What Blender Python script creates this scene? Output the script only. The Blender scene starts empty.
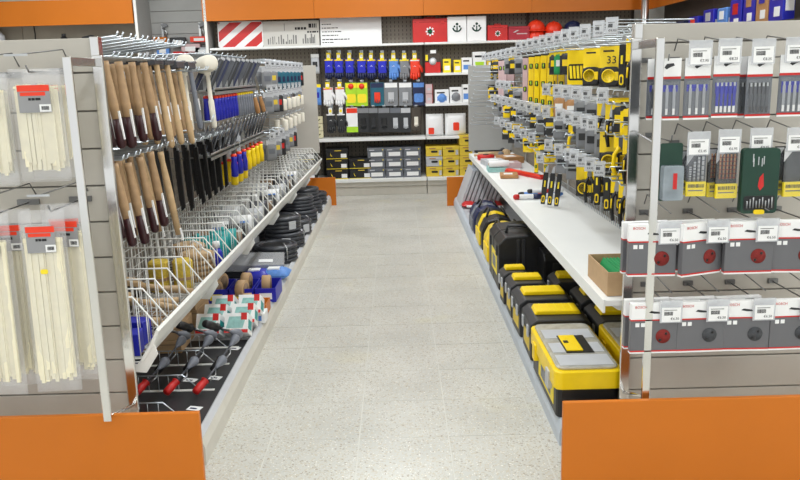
import bpy, bmesh, math, random
from mathutils import Vector, Matrix, Euler
random.seed(7)
S = bpy.context.scene
COL = S.collection
PI = math.pi
R = math.radians

# ------------------------------------------------------------------ camera
cam_d = bpy.data.cameras.new('camera')
cam_d.sensor_width = 36.0
cam_d.lens = 775 / 800 * 36.0
cam_d.clip_start = 0.05
cam = bpy.data.objects.new('camera', cam_d)
COL.objects.link(cam)
PITCH = math.atan(167 / 775)
cam.matrix_world = Matrix.Translation((0, 0, 1.5)) @ Matrix.Rotation(PI / 2 - PITCH, 4, 'X') @ Matrix.Rotation(-0.027, 4, 'Z')
S.camera = cam
# ------------------------------------------------------------------ world, lights, exposure
w = bpy.data.worlds.new('store_world')
S.world = w
w.use_nodes = True
bg = w.node_tree.nodes['Background']
bg.inputs[0].default_value = (0.955, 0.985, 1.0, 1)
bg.inputs[1].default_value = 1.05
S.view_settings.view_transform = 'Standard'
S.view_settings.look = 'None'
S.view_settings.gamma = 1
S.view_settings.use_curve_mapping = False
S.view_settings.exposure = 0.03
def area(name, x, y, sx, sy, e, z=3.12):
    d = bpy.data.lights.new(name, 'AREA')
    d.shape = 'RECTANGLE'; d.size = sx; d.size_y = sy; d.energy = e; d.color = (0.95, 0.985, 1.0)
    o = bpy.data.objects.new(name, d); COL.objects.link(o); o.location = (x, y, z)
for lx in (-3.0, 0.0, 3.0):
    for ly in (-0.5, 3.0, 6.5):
        area('ceiling_tube_light', lx, ly, 0.30, 2.6, {-.5: 36, 3.0: 40, 6.5: 54}[ly])
area('ceiling_tube_light', 0.0, 8.6, 2.6, 0.3, 34)
area('ceiling_tube_light', -3.4, 8.6, 2.6, 0.3, 34)

# ------------------------------------------------------------------ materials
MATS = {}
def mat(name, col, rough=0.5, metal=0.0, var=0.06, scale=14.0, bump=0.0, alpha=1.0, spec=0.5, coat=0.0):
    if name in MATS: return MATS[name]
    m = bpy.data.materials.new(name); m.use_nodes = True
    nt = m.node_tree; b = nt.nodes['Principled BSDF']
    b.inputs['Roughness'].default_value = rough
    b.inputs['Metallic'].default_value = metal
    b.inputs['Specular IOR Level'].default_value = spec
    b.inputs['Coat Weight'].default_value = coat
    tc = nt.nodes.new('ShaderNodeTexCoord')
    nz = nt.nodes.new('ShaderNodeTexNoise'); nz.inputs['Scale'].default_value = scale; nz.inputs['Detail'].default_value = 3
    nt.links.new(tc.outputs['Object'], nz.inputs['Vector'])
    rp = nt.nodes.new('ShaderNodeValToRGB')
    rp.color_ramp.elements[0].position = 0.3; rp.color_ramp.elements[1].position = 0.7
    rp.color_ramp.elements[0].color = tuple(max(0, c * (1 - var)) for c in col) + (1,)
    rp.color_ramp.elements[1].color = tuple(min(1, c * (1 + var)) for c in col) + (1,)
    nt.links.new(nz.outputs['Fac'], rp.inputs['Fac'])
    nt.links.new(rp.outputs['Color'], b.inputs['Base Color'])
    if bump:
        bp = nt.nodes.new('ShaderNodeBump'); bp.inputs['Strength'].default_value = bump; bp.inputs['Distance'].default_value = 0.004
        nt.links.new(nz.outputs['Fac'], bp.inputs['Height']); nt.links.new(bp.outputs['Normal'], b.inputs['Normal'])
    if alpha < 1: b.inputs['Alpha'].default_value = alpha
    MATS[name] = m
    return m
def srgb(r, g, b):
    f = lambda c: ((c / 255 + 0.055) / 1.055) ** 2.4 if c > 10 else c / 255 / 12.92
    return (f(r), f(g), f(b))
def C(name, r, g, b, **k): return mat(name, srgb(r, g, b), **k)
ORANGE = C('orange_laminate', 204, 114, 30, spec=.3, rough=.4, var=.03, scale=3)
PANEL = C('grey_beige_laminate', 190, 185, 176, rough=.55, var=.03, scale=6)
PANELG = C('cool_grey_laminate', 170, 170, 168, rough=.55, var=.03, scale=6)
GROOVE = C('dark_groove', 132, 128, 122, rough=.7)
WHITE = C('white_enamel', 236, 236, 232, rough=.38, var=.02)
WSHELF = C('white_shelf', 238, 239, 237, rough=.45, var=.015, scale=4)
GREYRAIL = C('blue_grey_rail', 192, 200, 210, rough=.4, var=.04)
CREAMRAIL = C('cream_rail', 214, 210, 200, rough=.42, var=.03)
CHROME = mat('polished_steel', (.72, .71, .69), rough=.16, metal=1, var=.04, scale=5)
BRUSHED = mat('brushed_steel', (.55, .56, .57), rough=.34, metal=1, var=.08, scale=30)
ZINC = mat('zinc_wire', (.56, .61, .66), rough=.3, metal=.85, var=.08, scale=40)
DKWIRE = mat('dark_wire', (.20, .20, .20), rough=.4, metal=.7)
STEEL = mat('tool_steel', (.42, .43, .45), rough=.3, metal=1, var=.1)
DKSTEEL = mat('dark_steel', (.10, .105, .12), rough=.4, metal=.7, var=.15)
BLACK = C('black_plastic', 26, 26, 28, rough=.42, var=.15)
CHAR = C('charcoal_plastic', 42, 43, 46, rough=.45, var=.1)
YELLOW = C('tool_yellow', 250, 214, 8, rough=.38, var=.04)
LYELLOW = C('label_yellow', 252, 226, 40, rough=.5, var=.03)
PYELLOW = C('box_yellow', 226, 196, 62, rough=.55, var=.06)
RED = C('signal_red', 200, 34, 32, rough=.42, var=.05)
ORED = C('orange_red', 238, 60, 28, rough=.42, var=.04)
DRED = C('abrasive_red', 128, 36, 32, rough=.85, var=.15, scale=200)
DGREYD = C('abrasive_grey', 70, 72, 76, rough=.85, var=.15, scale=200)
MAROON = C('maroon_grip', 52, 16, 22, rough=.4, var=.12)
WOOD = C('ash_wood', 172, 140, 104, rough=.5, var=.13, scale=26, bump=.1)
LWOOD = C('pale_wood', 196, 166, 126, rough=.55, var=.1, scale=26, bump=.1)
BEECH = C('beech_wood', 180, 132, 84, rough=.5, var=.12, scale=26)
RUBBERW = C('white_rubber', 232, 226, 212, rough=.6, var=.04)
BLUE = C('tool_blue', 30, 36, 168, rough=.4, var=.08)
GBLUE = C('glove_blue', 36, 44, 190, rough=.7, var=.15, scale=60)
LBLUE = C('light_blue', 92, 142, 214, rough=.55, var=.12, scale=40)
NAVY = C('navy_blue', 24, 34, 74, rough=.45)
GREYP = C('pack_grey', 104, 108, 116, rough=.45, var=.05)
MGREY = C('mid_grey', 128, 130, 134, rough=.5, var=.06)
GGREY = C('handle_grey', 118, 122, 132, rough=.5, var=.06)
LGREY = C('light_grey', 190, 192, 196, rough=.5, var=.04)
PAPER = C('white_paper', 240, 240, 240, rough=.7, var=.015)
INK = C('black_ink', 34, 34, 36, rough=.7)
GREYINK = C('grey_ink', 122, 122, 120, rough=.7)
CARDB = C('cardboard', 188, 156, 118, rough=.8, var=.06, scale=20)
DCARDB = C('dark_cardboard', 140, 116, 92, rough=.8, var=.06, scale=20)
TAN = C('packing_tan', 186, 152, 112, rough=.6, var=.06)
DGREEN = C('bottle_green', 14, 58, 44, rough=.38, var=.06)
GREEN = C('sheet_green', 30, 148, 84, rough=.6, var=.08)
LGREEN = C('lime_green', 172, 218, 40, rough=.55, var=.06)
TEAL = C('teal_green', 20, 152, 150, rough=.5, var=.1)
DTEAL = C('petrol_teal', 24, 92, 112, rough=.5, var=.08)
PALETEAL = C('pale_teal_print', 150, 196, 192, rough=.6, var=.12, scale=60)
PINK = C('dusty_pink', 206, 176, 178, rough=.5, var=.05)
CREAM = C('cable_tie_nylon', 240, 232, 204, rough=.42, var=.02, scale=60)
ROPE = C('sisal_rope', 168, 140, 104, rough=.9, var=.2, scale=90, bump=.4)
STRAW = C('straw_bristle', 206, 178, 70, rough=.9, var=.2, scale=90, bump=.4)
DARKBRISTLE = C('dark_bristle', 52, 46, 40, rough=.9, var=.2, scale=90, bump=.4)
COILB = C('coil_black', 62, 64, 70, rough=.36, var=.12, scale=30)
WALLW = C('wall_white', 232, 230, 224, rough=.8, var=.02, scale=2)
DBROWN = C('dark_brown_panel', 74, 66, 58, rough=.7, var=.05)
def clearmat(name, col, opacity, rough=.12):
    if name in MATS: return MATS[name]
    m = bpy.data.materials.new(name); m.use_nodes = True; nt = m.node_tree
    out = nt.nodes['Material Output']; nt.nodes.remove(nt.nodes['Principled BSDF'])
    tr = nt.nodes.new('ShaderNodeBsdfTransparent')
    p = nt.nodes.new('ShaderNodeBsdfPrincipled'); p.inputs['Base Color'].default_value = col + (1,); p.inputs['Roughness'].default_value = rough
    nz = nt.nodes.new('ShaderNodeTexNoise'); nz.inputs['Scale'].default_value = 22; nz.inputs['Detail'].default_value = 2
    tc = nt.nodes.new('ShaderNodeTexCoord'); nt.links.new(tc.outputs['Object'], nz.inputs['Vector'])
    bp = nt.nodes.new('ShaderNodeBump'); bp.inputs['Strength'].default_value = .5; bp.inputs['Distance'].default_value = .006
    nt.links.new(nz.outputs['Fac'], bp.inputs['Height']); nt.links.new(bp.outputs['Normal'], p.inputs['Normal'])
    mr = nt.nodes.new('ShaderNodeMapRange'); mr.inputs['To Min'].default_value = opacity * .6; mr.inputs['To Max'].default_value = opacity * 1.4
    nt.links.new(nz.outputs['Fac'], mr.inputs['Value'])
    mx = nt.nodes.new('ShaderNodeMixShader'); nt.links.new(mr.outputs['Result'], mx.inputs['Fac'])
    nt.links.new(tr.outputs[0], mx.inputs[1]); nt.links.new(p.outputs[0], mx.inputs[2]); nt.links.new(mx.outputs[0], out.inputs['Surface'])
    MATS[name] = m; return m
CLEAR = clearmat('clear_plastic', (.42, .44, .47), .16)
FILM = clearmat('crinkled_film', (.84, .84, .86), .22, .16)
HOLDER = clearmat('frosted_tag_holder', (.72, .74, .78), .5, .25)
CLEARLID = clearmat('milky_lid', (.56, .55, .50), .72, .22)
def pegmat():
    m = bpy.data.materials.new('perforated_metal'); m.use_nodes = True; nt = m.node_tree; b = nt.nodes['Principled BSDF']
    tc = nt.nodes.new('ShaderNodeTexCoord'); sx = nt.nodes.new('ShaderNodeSeparateXYZ'); nt.links.new(tc.outputs['Object'], sx.inputs[0])
    ad = nt.nodes.new('ShaderNodeMath'); ad.operation = 'ADD'; nt.links.new(sx.outputs['X'], ad.inputs[0]); nt.links.new(sx.outputs['Y'], ad.inputs[1])
    def fr(sock, pitch):
        a = nt.nodes.new('ShaderNodeMath'); a.operation = 'DIVIDE'; a.inputs[1].default_value = pitch; nt.links.new(sock, a.inputs[0])
        f = nt.nodes.new('ShaderNodeMath'); f.operation = 'FRACT'; nt.links.new(a.outputs[0], f.inputs[0])
        s = nt.nodes.new('ShaderNodeMath'); s.operation = 'SUBTRACT'; s.inputs[1].default_value = .5; nt.links.new(f.outputs[0], s.inputs[0])
        q = nt.nodes.new('ShaderNodeMath'); q.operation = 'ABSOLUTE'; nt.links.new(s.outputs[0], q.inputs[0]); return q.outputs[0]
    u, v = fr(ad.outputs[0], .05), fr(sx.outputs['Z'], .05)
    lu = nt.nodes.new('ShaderNodeMath'); lu.operation = 'LESS_THAN'; lu.inputs[1].default_value = .09; nt.links.new(u, lu.inputs[0])
    lv = nt.nodes.new('ShaderNodeMath'); lv.operation = 'LESS_THAN'; lv.inputs[1].default_value = .28; nt.links.new(v, lv.inputs[0])
    mu = nt.nodes.new('ShaderNodeMath'); mu.operation = 'MULTIPLY'; nt.links.new(lu.outputs[0], mu.inputs[0]); nt.links.new(lv.outputs[0], mu.inputs[1])
    mx = nt.nodes.new('ShaderNodeMix'); mx.data_type = 'RGBA'; mx.inputs[6].default_value = srgb(126, 118, 106) + (1,); mx.inputs[7].default_value = srgb(58, 54, 50) + (1,)
    nt.links.new(mu.outputs[0], mx.inputs[0]); nt.links.new(mx.outputs[2], b.inputs['Base Color']); b.inputs['Roughness'].default_value = .55
    return m
PEG = pegmat()
def terrazzo(name, tint):
    m = bpy.data.materials.new(name); m.use_nodes = True; nt = m.node_tree; b = nt.nodes['Principled BSDF']
    ge = nt.nodes.new('ShaderNodeNewGeometry')
    def mixc(fac, a, bcol):
        mx = nt.nodes.new('ShaderNodeMix'); mx.data_type = 'RGBA'; nt.links.new(fac, mx.inputs[0])
        if isinstance(a, tuple): mx.inputs[6].default_value = a
        else: nt.links.new(a, mx.inputs[6])
        mx.inputs[7].default_value = bcol; return mx.outputs[2]
    def noise(scale, det=2):
        n = nt.nodes.new('ShaderNodeTexNoise'); n.inputs['Scale'].default_value = scale; n.inputs['Detail'].default_value = det
        nt.links.new(ge.outputs['Position'], n.inputs['Vector']); return n.outputs['Fac']
    def ramp(sock, p0, p1):
        r = nt.nodes.new('ShaderNodeMapRange'); r.inputs['From Min'].default_value = p0; r.inputs['From Max'].default_value = p1; nt.links.new(sock, r.inputs['Value']); return r.outputs['Result']
    def chips(scale, thr):
        v = nt.nodes.new('ShaderNodeTexVoronoi'); v.inputs['Scale'].default_value = scale; nt.links.new(ge.outputs['Position'], v.inputs['Vector'])
        s = nt.nodes.new('ShaderNodeSeparateColor'); nt.links.new(v.outputs['Color'], s.inputs[0])
        return ramp(s.outputs[0], thr, thr + .03)
    base = tuple(c * tint for c in srgb(207, 206, 199)) + (1,)
    c = mixc(ramp(noise(2.2, 4), .35, .75), base, tuple(c * tint for c in srgb(188, 188, 182)) + (1,))
    c = mixc(ramp(noise(.9, 5), .56, .72), c, srgb(176, 176, 170) + (1,))
    c = mixc(ramp(noise(1.7, 3), .64, .76), c, srgb(206, 202, 176) + (1,))
    c = mixc(chips(190, .80), c, srgb(194, 186, 168) + (1,))
    c = mixc(chips(150, .93), c, srgb(164, 155, 140) + (1,))
    c = mixc(chips(230, .95), c, srgb(232, 230, 222) + (1,))
    nt.links.new(c, b.inputs['Base Color'])
    rr = nt.nodes.new('ShaderNodeMapRange'); rr.inputs['To Min'].default_value = .26; rr.inputs['To Max'].default_value = .5
    nt.links.new(noise(3.0, 4), rr.inputs['Value']); nt.links.new(rr.outputs['Result'], b.inputs['Roughness'])
    return m
TERR = [terrazzo('terrazzo_tile_%s' % t, k) for t, k in (('plain', 1.0), ('pale', 1.03), ('dull', .97), ('warm', .985))]
GROUT = C('pale_joint', 211, 210, 203, rough=.6, var=.05, scale=8)

# ------------------------------------------------------------------ mesh building
class MB:
    def __init__(s): s.v = []; s.f = []; s.m = []; s.sm = []; s.mats = []
    def mi(s, m):
        if m not in s.mats: s.mats.append(m)
        return s.mats.index(m)
    def add(s, vs, fs, m, smooth=False, M=None):
        o = len(s.v); i = s.mi(m)
        s.v += [tuple(M @ Vector(p)) if M else tuple(p) for p in vs]
        for f in fs: s.f.append(tuple(o + k for k in f)); s.m.append(i); s.sm.append(smooth)
        return s
    def box(s, x0, x1, y0, y1, z0, z1, m, M=None):
        vs = [(x, y, z) for z in (z0, z1) for y in (y0, y1) for x in (x0, x1)]
        return s.add(vs, [(0, 2, 3, 1), (4, 5, 7, 6), (0, 1, 5, 4), (2, 6, 7, 3), (0, 4, 6, 2), (1, 3, 7, 5)], m, False, M)
    def cbox(s, x0, x1, y0, y1, z0, z1, m, c=.01, M=None, ax='z'):   # box with the four edges along one axis rounded off
        if ax == 'z': a0, a1, b0, b1, h0, h1 = x0, x1, y0, y1, z0, z1
        elif ax == 'y': a0, a1, b0, b1, h0, h1 = z0, z1, x0, x1, y0, y1
        else: a0, a1, b0, b1, h0, h1 = y0, y1, z0, z1, x0, x1
        poly = []
        for cx, cy, st in ((a1 - c, b1 - c, 0), (a0 + c, b1 - c, 1), (a0 + c, b0 + c, 2), (a1 - c, b0 + c, 3)):
            for k in range(3):
                t = (st + k / 2) * PI / 2; poly.append((cx + c * math.cos(t), cy + c * math.sin(t)))
        return s.prism(poly, h0, h1, m, ax, M)
    def prism(s, poly, h0, h1, m, ax='z', M=None):
        n = len(poly)
        mp = {'z': lambda a, b, h: (a, b, h), 'y': lambda a, b, h: (b, h, a), 'x': lambda a, b, h: (h, a, b)}[ax]
        vs = [mp(a, b, h0) for a, b in poly] + [mp(a, b, h1) for a, b in poly]
        fs = [tuple(range(n - 1, -1, -1)), tuple(range(n, 2 * n))] + [(i, (i + 1) % n, n + (i + 1) % n, n + i) for i in range(n)]
        return s.add(vs, fs, m, False, M)
    def plate(s, poly, y0, y1, m, M=None):      # outline given as (x, z), thickness along y
        return s.prism([(z, x) for x, z in poly], y0, y1, m, 'y', M)
    def tube(s, pts, r, m, n=6, closed=False, M=None):
        pts = [Vector(p) for p in pts]; k = len(pts); vs = []; fs = []
        rr = r if isinstance(r, (list, tuple)) else [r] * k
        up = None
        for i, p in enumerate(pts):
            if closed: d = pts[(i + 1) % k] - pts[i - 1]
            else: d = pts[min(i + 1, k - 1)] - pts[max(i - 1, 0)]
            d.normalize()
            if up is None: up = d.orthogonal().normalized()
            up = (up - d * up.dot(d))
            if up.length < 1e-5: up = d.orthogonal()
            up.normalize(); b = d.cross(up)
            for j in range(n):
                t = 2 * PI * j / n; vs.append(p + (up * math.cos(t) + b * math.sin(t)) * rr[i])
        for i in range(k if closed else k - 1):
            a = i * n; c = ((i + 1) % k) * n
            for j in range(n): fs.append((a + j, a + (j + 1) % n, c + (j + 1) % n, c + j))
        if not closed: fs.append(tuple(range(n - 1, -1, -1))); fs.append(tuple((k - 1) * n + j for j in range(n)))
        return s.add(vs, fs, m, n > 4, M)
    def lathe(s, prof, m, n=12, M=None):        # profile (r, z) about z
        vs = []; fs = []; k = len(prof)
        for r, z in prof:
            for j in range(n): t = 2 * PI * j / n; vs.append((r * math.cos(t), r * math.sin(t), z))
        for i in range(k - 1):
            for j in range(n): fs.append((i * n + j, i * n + (j + 1) % n, (i + 1) * n + (j + 1) % n, (i + 1) * n + j))
        fs.append(tuple(range(n - 1, -1, -1))); fs.append(tuple((k - 1) * n + j for j in range(n)))
        return s.add(vs, fs, m, True, M)
    def pillow(s, w, h, d, m, nx=6, nz=8, seed=0, M=None, e=.7):     # inflated flat pack, hung from z=0 down, facing -y
        rnd = random.Random(seed); vs = []; fs = []
        for side in (-1, 1):
            for i in range(nz + 1):
                for j in range(nx + 1):
                    u = j / nx * 2 - 1; v = i / nz * 2 - 1
                    t = (max(0, (1 - u * u) * (1 - v * v))) ** (e / 2)
                    b = 0 if abs(u) == 1 or abs(v) == 1 else rnd.uniform(-.12, .12)
                    vs.append((u * w / 2, side * d / 2 * max(.02, t * (1 + b)), -h / 2 + v * h / 2))
        N = (nz + 1) * (nx + 1)
        for i in range(nz):
            for j in range(nx):
                a = i * (nx + 1) + j; q = (a, a + 1, a + nx + 2, a + nx + 1)
                fs.append(q); fs.append(tuple(N + k for k in reversed(q)))
        per = [j for j in range(nx)] + [i * (nx + 1) + nx for i in range(nz)] + [nz * (nx + 1) + nx - j for j in range(nx)] + [(nz - i) * (nx + 1) for i in range(nz)]
        for i in range(len(per)):
            a, b = per[i], per[(i + 1) % len(per)]; fs.append((b, a, N + a, N + b))
        return s.add(vs, fs, m, True, M)
    def mesh(s, name, bevel=0):
        me = bpy.data.meshes.new(name); me.from_pydata(s.v, [], s.f)
        for m in s.mats: me.materials.append(m)
        me.polygons.foreach_set('material_index', s.m); me.polygons.foreach_set('use_smooth', s.sm)
        if bevel:
            b = bmesh.new(); b.from_mesh(me); bmesh.ops.bevel(b, geom=b.edges[:], offset=bevel, segments=1, affect='EDGES'); b.to_mesh(me); b.free()
        me.update(); return me
def ob(name, me, parent=None, loc=(0, 0, 0), rot=(0, 0, 0), label=None):
    o = bpy.data.objects.new(name, me); COL.objects.link(o); o.location = loc; o.rotation_euler = rot
    if parent: o.parent = parent
    if label: o['label'] = label
    return o
def struct(name, me, loc=(0, 0, 0)):
    o = ob(name, me, None, loc); o['kind'] = 'structure'; return o
def thing(name, label, cat, parts, loc=(0, 0, 0), rot=(0, 0, 0), group=None, s=None):
    """parts: list of (part name, mesh[, sub-parts[, loc[, rot]]]); one plain part makes the thing a single mesh"""
    if len(parts) == 1 and len(parts[0]) < 3: o = ob(name, parts[0][1], None, loc, rot)
    else:
        o = ob(name, None, None, loc, rot)
        for p in parts:
            c = ob(p[0], p[1], o, p[3] if len(p) > 3 else (0, 0, 0), p[4] if len(p) > 4 else (0, 0, 0))
            for q in (p[2] if len(p) > 2 and p[2] else []): ob(q[0], q[1], c)
    o['label'] = label; o['category'] = cat
    if group: o['group'] = group
    if s: o.scale = s if isinstance(s, tuple) else (s, s, s)
    return o
ORD = 'first second third fourth fifth sixth seventh eighth ninth tenth eleventh twelfth thirteenth fourteenth fifteenth sixteenth seventeenth eighteenth nineteenth twentieth'.split()
def nth(i):
    if i < 20: return ORD[i]
    t = i + 1; tens = {2: 'twenty', 3: 'thirty', 4: 'forty'}[t // 10]
    return {2: 'twentieth', 3: 'thirtieth', 4: 'fortieth'}[t // 10] if t % 10 == 0 else tens + '-' + ORD[t % 10 - 1]
TXT = {}
def text(s, size, m, align='LEFT', name='lettering'):
    key = (s, size, m.name, align)
    if key in TXT: return TXT[key]
    cu = bpy.data.curves.new('t', 'FONT'); cu.body = s; cu.size = size; cu.align_x = align; cu.extrude = .0002; cu.resolution_u = 2
    o = bpy.data.objects.new('t', cu); COL.objects.link(o)
    me = bpy.data.meshes.new_from_object(o.evaluated_get(bpy.context.evaluated_depsgraph_get()))
    bpy.data.objects.remove(o); bpy.data.curves.remove(cu)
    me.transform(Matrix.Rotation(PI / 2, 4, 'X')); me.materials.clear(); me.materials.append(m); me.name = name
    TXT[key] = me; return me
def shifted(me, dx, dy, dz):
    c = me.copy(); c.transform(Matrix.Translation((dx, dy, dz))); return c
def barcode(x0, x1, z0, z1, y, mb, m, seed=1, th=.0004):
    r = random.Random(seed); x = x0
    while x < x1:
        wd = r.choice((.6, 1, 1.6)) * (x1 - x0) / 34; mb.box(x, min(x + wd, x1), y - th, y, z0, z1, m); x += wd + r.choice((.7, 1.1)) * (x1 - x0) / 34
RZ = lambda a: Matrix.Rotation(a, 4, 'Z')
RX = lambda a: Matrix.Rotation(a, 4, 'X')
RY = lambda a: Matrix.Rotation(a, 4, 'Y')
TR = lambda x, y, z: Matrix.Translation((x, y, z))

# ------------------------------------------------------------------ the setting: floor, walls, ceiling
fl = struct('floor', MB().box(-6.5, 3.6, -3, 10.6, -.06, -.0012, GROUT).mesh('floor'))
TW = .376
tm = []
for k in range(4):
    tm.append(MB().box(0, TW - .005, 0, TW - .005, -.02, 0, TERR[k]).mesh('tile'))
rt = random.Random(3)
for i in range(-4, 4):
    for j in range(28):
        y = -.37 + j * TW
        if i in (-4, 3) and y < 1: continue
        ob('tile', tm[rt.choice((0, 0, 1, 2, 3, 3))], fl, (.185 + i * TW, y, rt.uniform(-.0008, .0004)))
struct('ceiling', MB().box(-6.5, 3.6, -3, 10.6, 3.2, 3.26, WALLW).mesh('ceiling'))
struct('wall_back', MB().box(-6.5, 3.6, 10.6, 10.7, 0, 3.2, WALLW).mesh('wall_back'))
struct('wall_left', MB().box(-6.6, -6.5, -3, 10.7, 0, 3.2, WALLW).mesh('wall_left'))
struct('wall_right', MB().box(3.6, 3.7, -3, 10.7, 0, 3.2, WALLW).mesh('wall_right'))

# ------------------------------------------------------------------ gondola shelving units
def slats(parent, x0, x1, yf, z0, z1, m, pitch=.134, off=0.0, th=.018):
    """horizontal panel boards with open grooves, front face at y = yf"""
    ob('panel_backing', MB().box(x0 + .002, x1 - .002, yf + .012, yf + th + .004, z0, z1, GROOVE).mesh('backing'), parent)
    z = z0 - off
    while z < z1:
        a, b = max(z + .003, z0), min(z + pitch - .003, z1)
        if b - a > .02: ob('panel_board', MB().box(x0, x1, yf, yf + .014, a, b, m).mesh('board', .0015), parent)
        z += pitch
def gondola(side, label):
    L = side < 0
    sp = -1.47 if L else 1.30          # spine centre
    e0 = 2.80 if L else 2.885          # near end plane
    e1 = 9.0 if L else 8.75
    bf = -.79 if L else .625           # base front
    dz = .115 if L else .095           # deck height
    oz = .25 if L else .207            # orange plinth height
    g = ob('gondola_shelving', None, None, (sp, e0, 0)); g['label'] = label; g['category'] = 'shelving'
    P = lambda name, mb, bev=0: ob(name, (lambda me: (me.transform(TR(-sp, -e0, 0)), me)[1])(mb.mesh(name, bev)), g)
    s = -1 if L else 1                 # from aisle towards spine
    X = lambda a, b: (min(a, b), max(a, b))
    # base
    P('base_deck', MB().box(*X(bf + s * .03, sp), e0 + .03, e1 - .03, dz - .02, dz, LGREY))
    if L: P('base_mat', MB().box(-1.45, -.835, e0 + .04, 3.98, dz, dz + .0008, CHAR))
    P('base_rail', MB().plate([(bf, 0), (bf + s * .03, 0), (bf + s * .03, dz - .004), (bf + s * .012, dz - .004), (bf, dz - .045)] if 1 else [], e0 + .02, e1 - .02, CREAMRAIL if L else GREYRAIL))
    P('price_channel', MB().plate([(bf + s * .010, dz - .006), (bf + s * .034, dz + .012), (bf + s * .038, dz + .008), (bf + s * .014, dz - .012)], e0 + .02, e1 - .02, GREYRAIL if not L else LGREY))
    far = sp - (bf - sp)
    P('base_far_side', MB().box(*X(sp, far), e0 + .03, e1 - .03, 0, dz, CREAMRAIL))
    # orange end plinths
    px = bf + .06 if L else bf - .062
    P('end_plinth', MB().box(*X(px, far), 2.56, 2.58, 0, .342, ORANGE), .002)
    P('plinth_box', MB().box(*X(px + s * .14, far), 2.58, e0 - .002, 0, .19, CREAMRAIL))
    P('end_plinth', MB().box(*X(bf + .055 if L else bf - .075, far), e1 - .01, e1 + .014, 0, .33, ORANGE), .002)
    # spine panels
    n = 6; ln = (e1 - e0 - .06) / n
    for k in range(n):
        P('back_panel', MB().box(sp - .012, sp + .012, e0 + .03 + k * ln + .002, e0 + .03 + (k + 1) * ln - .002, dz, 1.60, PEG))
        P('upright', MB().box(sp - .02, sp + .02, e0 + .03 + (k + 1) * ln - .02, e0 + .03 + (k + 1) * ln + .02, dz, 1.60, BRUSHED))
    P('top_cap', MB().box(sp - .02, sp + .02, e0 + .02, e1 - .02, 1.60, 1.615, PANEL))
    # near end-cap panel of horizontal boards
    hw = .435
    sub = ob('end_panel', MB().box(-hw + .01, hw - .01, .024, .034, oz, 1.64, PANEL).mesh('end_panel'), g)
    slats(sub, -hw, hw, .004, oz - .04, 1.648, PANEL, .134, .02 if L else .06)
    for q in (-1, 1):
        P('edge_trim', MB().box(*X(sp + q * hw, sp + q * (hw - .03)), e0 - .006, e0 + .034, oz, 1.652, CHROME), .002)
    # far end side panel standing across the gondola
    P('far_side_panel', MB().box(sp - .5, sp + (.57 if L else .5), e1 - .035, e1 - .015, .62, 1.56 if not L else 1.61, PANELG if not L else PANEL), .002)
    # chrome guard hoop on the aisle edge of the end panel
    xa = sp - s * (hw - .004); yo = e0 - .275; z0b, z1b = (.335, 1.578) if L else (.325, 1.590)
    hoop = ob('guard_hoop', None, g, (xa - sp, 0, 0))
    def H(name, mb): ob(name, mb.mesh(name, .002), hoop)
    H('hoop_bar', MB().box(-.014, .014, yo - e0 - .006, yo - e0 + .006, z0b, z1b, CHROME))
    H('hoop_bar', MB().box(-.018, .018, -.022, -.008, oz + .01, z1b + .01, CHROME))
    H('hoop_link', MB().box(-.005, .005, yo - e0, -.006, z1b - .03, z1b, CHROME))
    H('hoop_link', MB().tube([(0, yo - e0, z0b + .015), (0, -.01, oz + .03)], .007, CHROME, 8))
    if not L:
        H('hoop_link', MB().tube([(0, yo - e0, 1.245), (0, -.01, 1.27)], .004, BRUSHED, 6))
    # the far twin hoop on the other edge of the end panel
    return g, P
gl, PL = gondola(-1, 'double sided grey gondola with orange plinth holding wooden handles and wire baskets')
gr, PR = gondola(1, 'double sided grey gondola with orange plinth holding yellow tools and white shelf')
# white shelf of the gondola with the yellow tools
PR('shelf', MB().box(.802, 1.285, 2.94, 8.66, .575, .60, WSHELF), .002)
PR('shelf_lip', MB().box(.796, .806, 2.94, 8.66, .548, .602, WSHELF), .001)
for k in range(7):
    PR('shelf_bracket', MB().prism([(.83, .575), (1.285, .575), (1.285, .46), (.86, .555)], 2.955 + k * .945, 2.96 + k * .945, WHITE, 'y', None) if 0 else
       MB().plate([(.83, .575), (1.285, .575), (1.285, .46), (.86, .555)], 2.955 + k * .945, 2.96 + k * .945, WHITE))
wb = MB()
for zz in (.62, .66): wb.tube([(1.25, 2.95, zz), (1.25, 6.4, zz)], .002, ZINC, 5)
for k in range(87): wb.box(1.2485, 1.2515, 2.96 + k * .04, 2.963 + k * .04, .60, .662, ZINC)
PR('shelf_back_rail', wb)

# ------------------------------------------------------------------ back wall shelving unit
wu = ob('wall_shelving', None, None, (0, 9.9, 0)); wu['label'] = 'brown perforated wall shelving with long white shelves across the end of the aisle'; wu['category'] = 'shelving'
def PW(name, mb, bev=0):
    me = mb.mesh(name, bev); me.transform(TR(0, -9.9, 0)); return ob(name, me, wu)
BX = [-2.27, -.96, .36, 1.68, 3.0]
for k in range(4):
    PW('back_panel', MB().box(BX[k] + .003, BX[k + 1] - .003, 10.12, 10.14, .1, 2.6, PEG))
    PW('upright', MB().box(BX[k + 1] - .015, BX[k + 1] + .015, 10.09, 10.12, .1, 2.6, DBROWN))
for x0, x1 in ((-2.27, .355), (.365, 3.0)):
    PW('top_shelf', MB().box(x0, x1, 9.80, 10.12, 1.832, 1.858, WSHELF), .002)
    PW('lower_shelf', MB().box(x0, x1, 9.70, 10.12, .682, .712, WSHELF), .002)
    PW('base_shelf', MB().box(x0, x1, 9.63, 10.12, .175, .215, WSHELF), .002)
    PW('kick_board', MB().box(x0, x1, 9.70, 9.72, 0, .105, CREAMRAIL))
    PW('kick_board', MB().box(x0, x1, 9.675, 9.70, .112, .175, CREAMRAIL))
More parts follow.
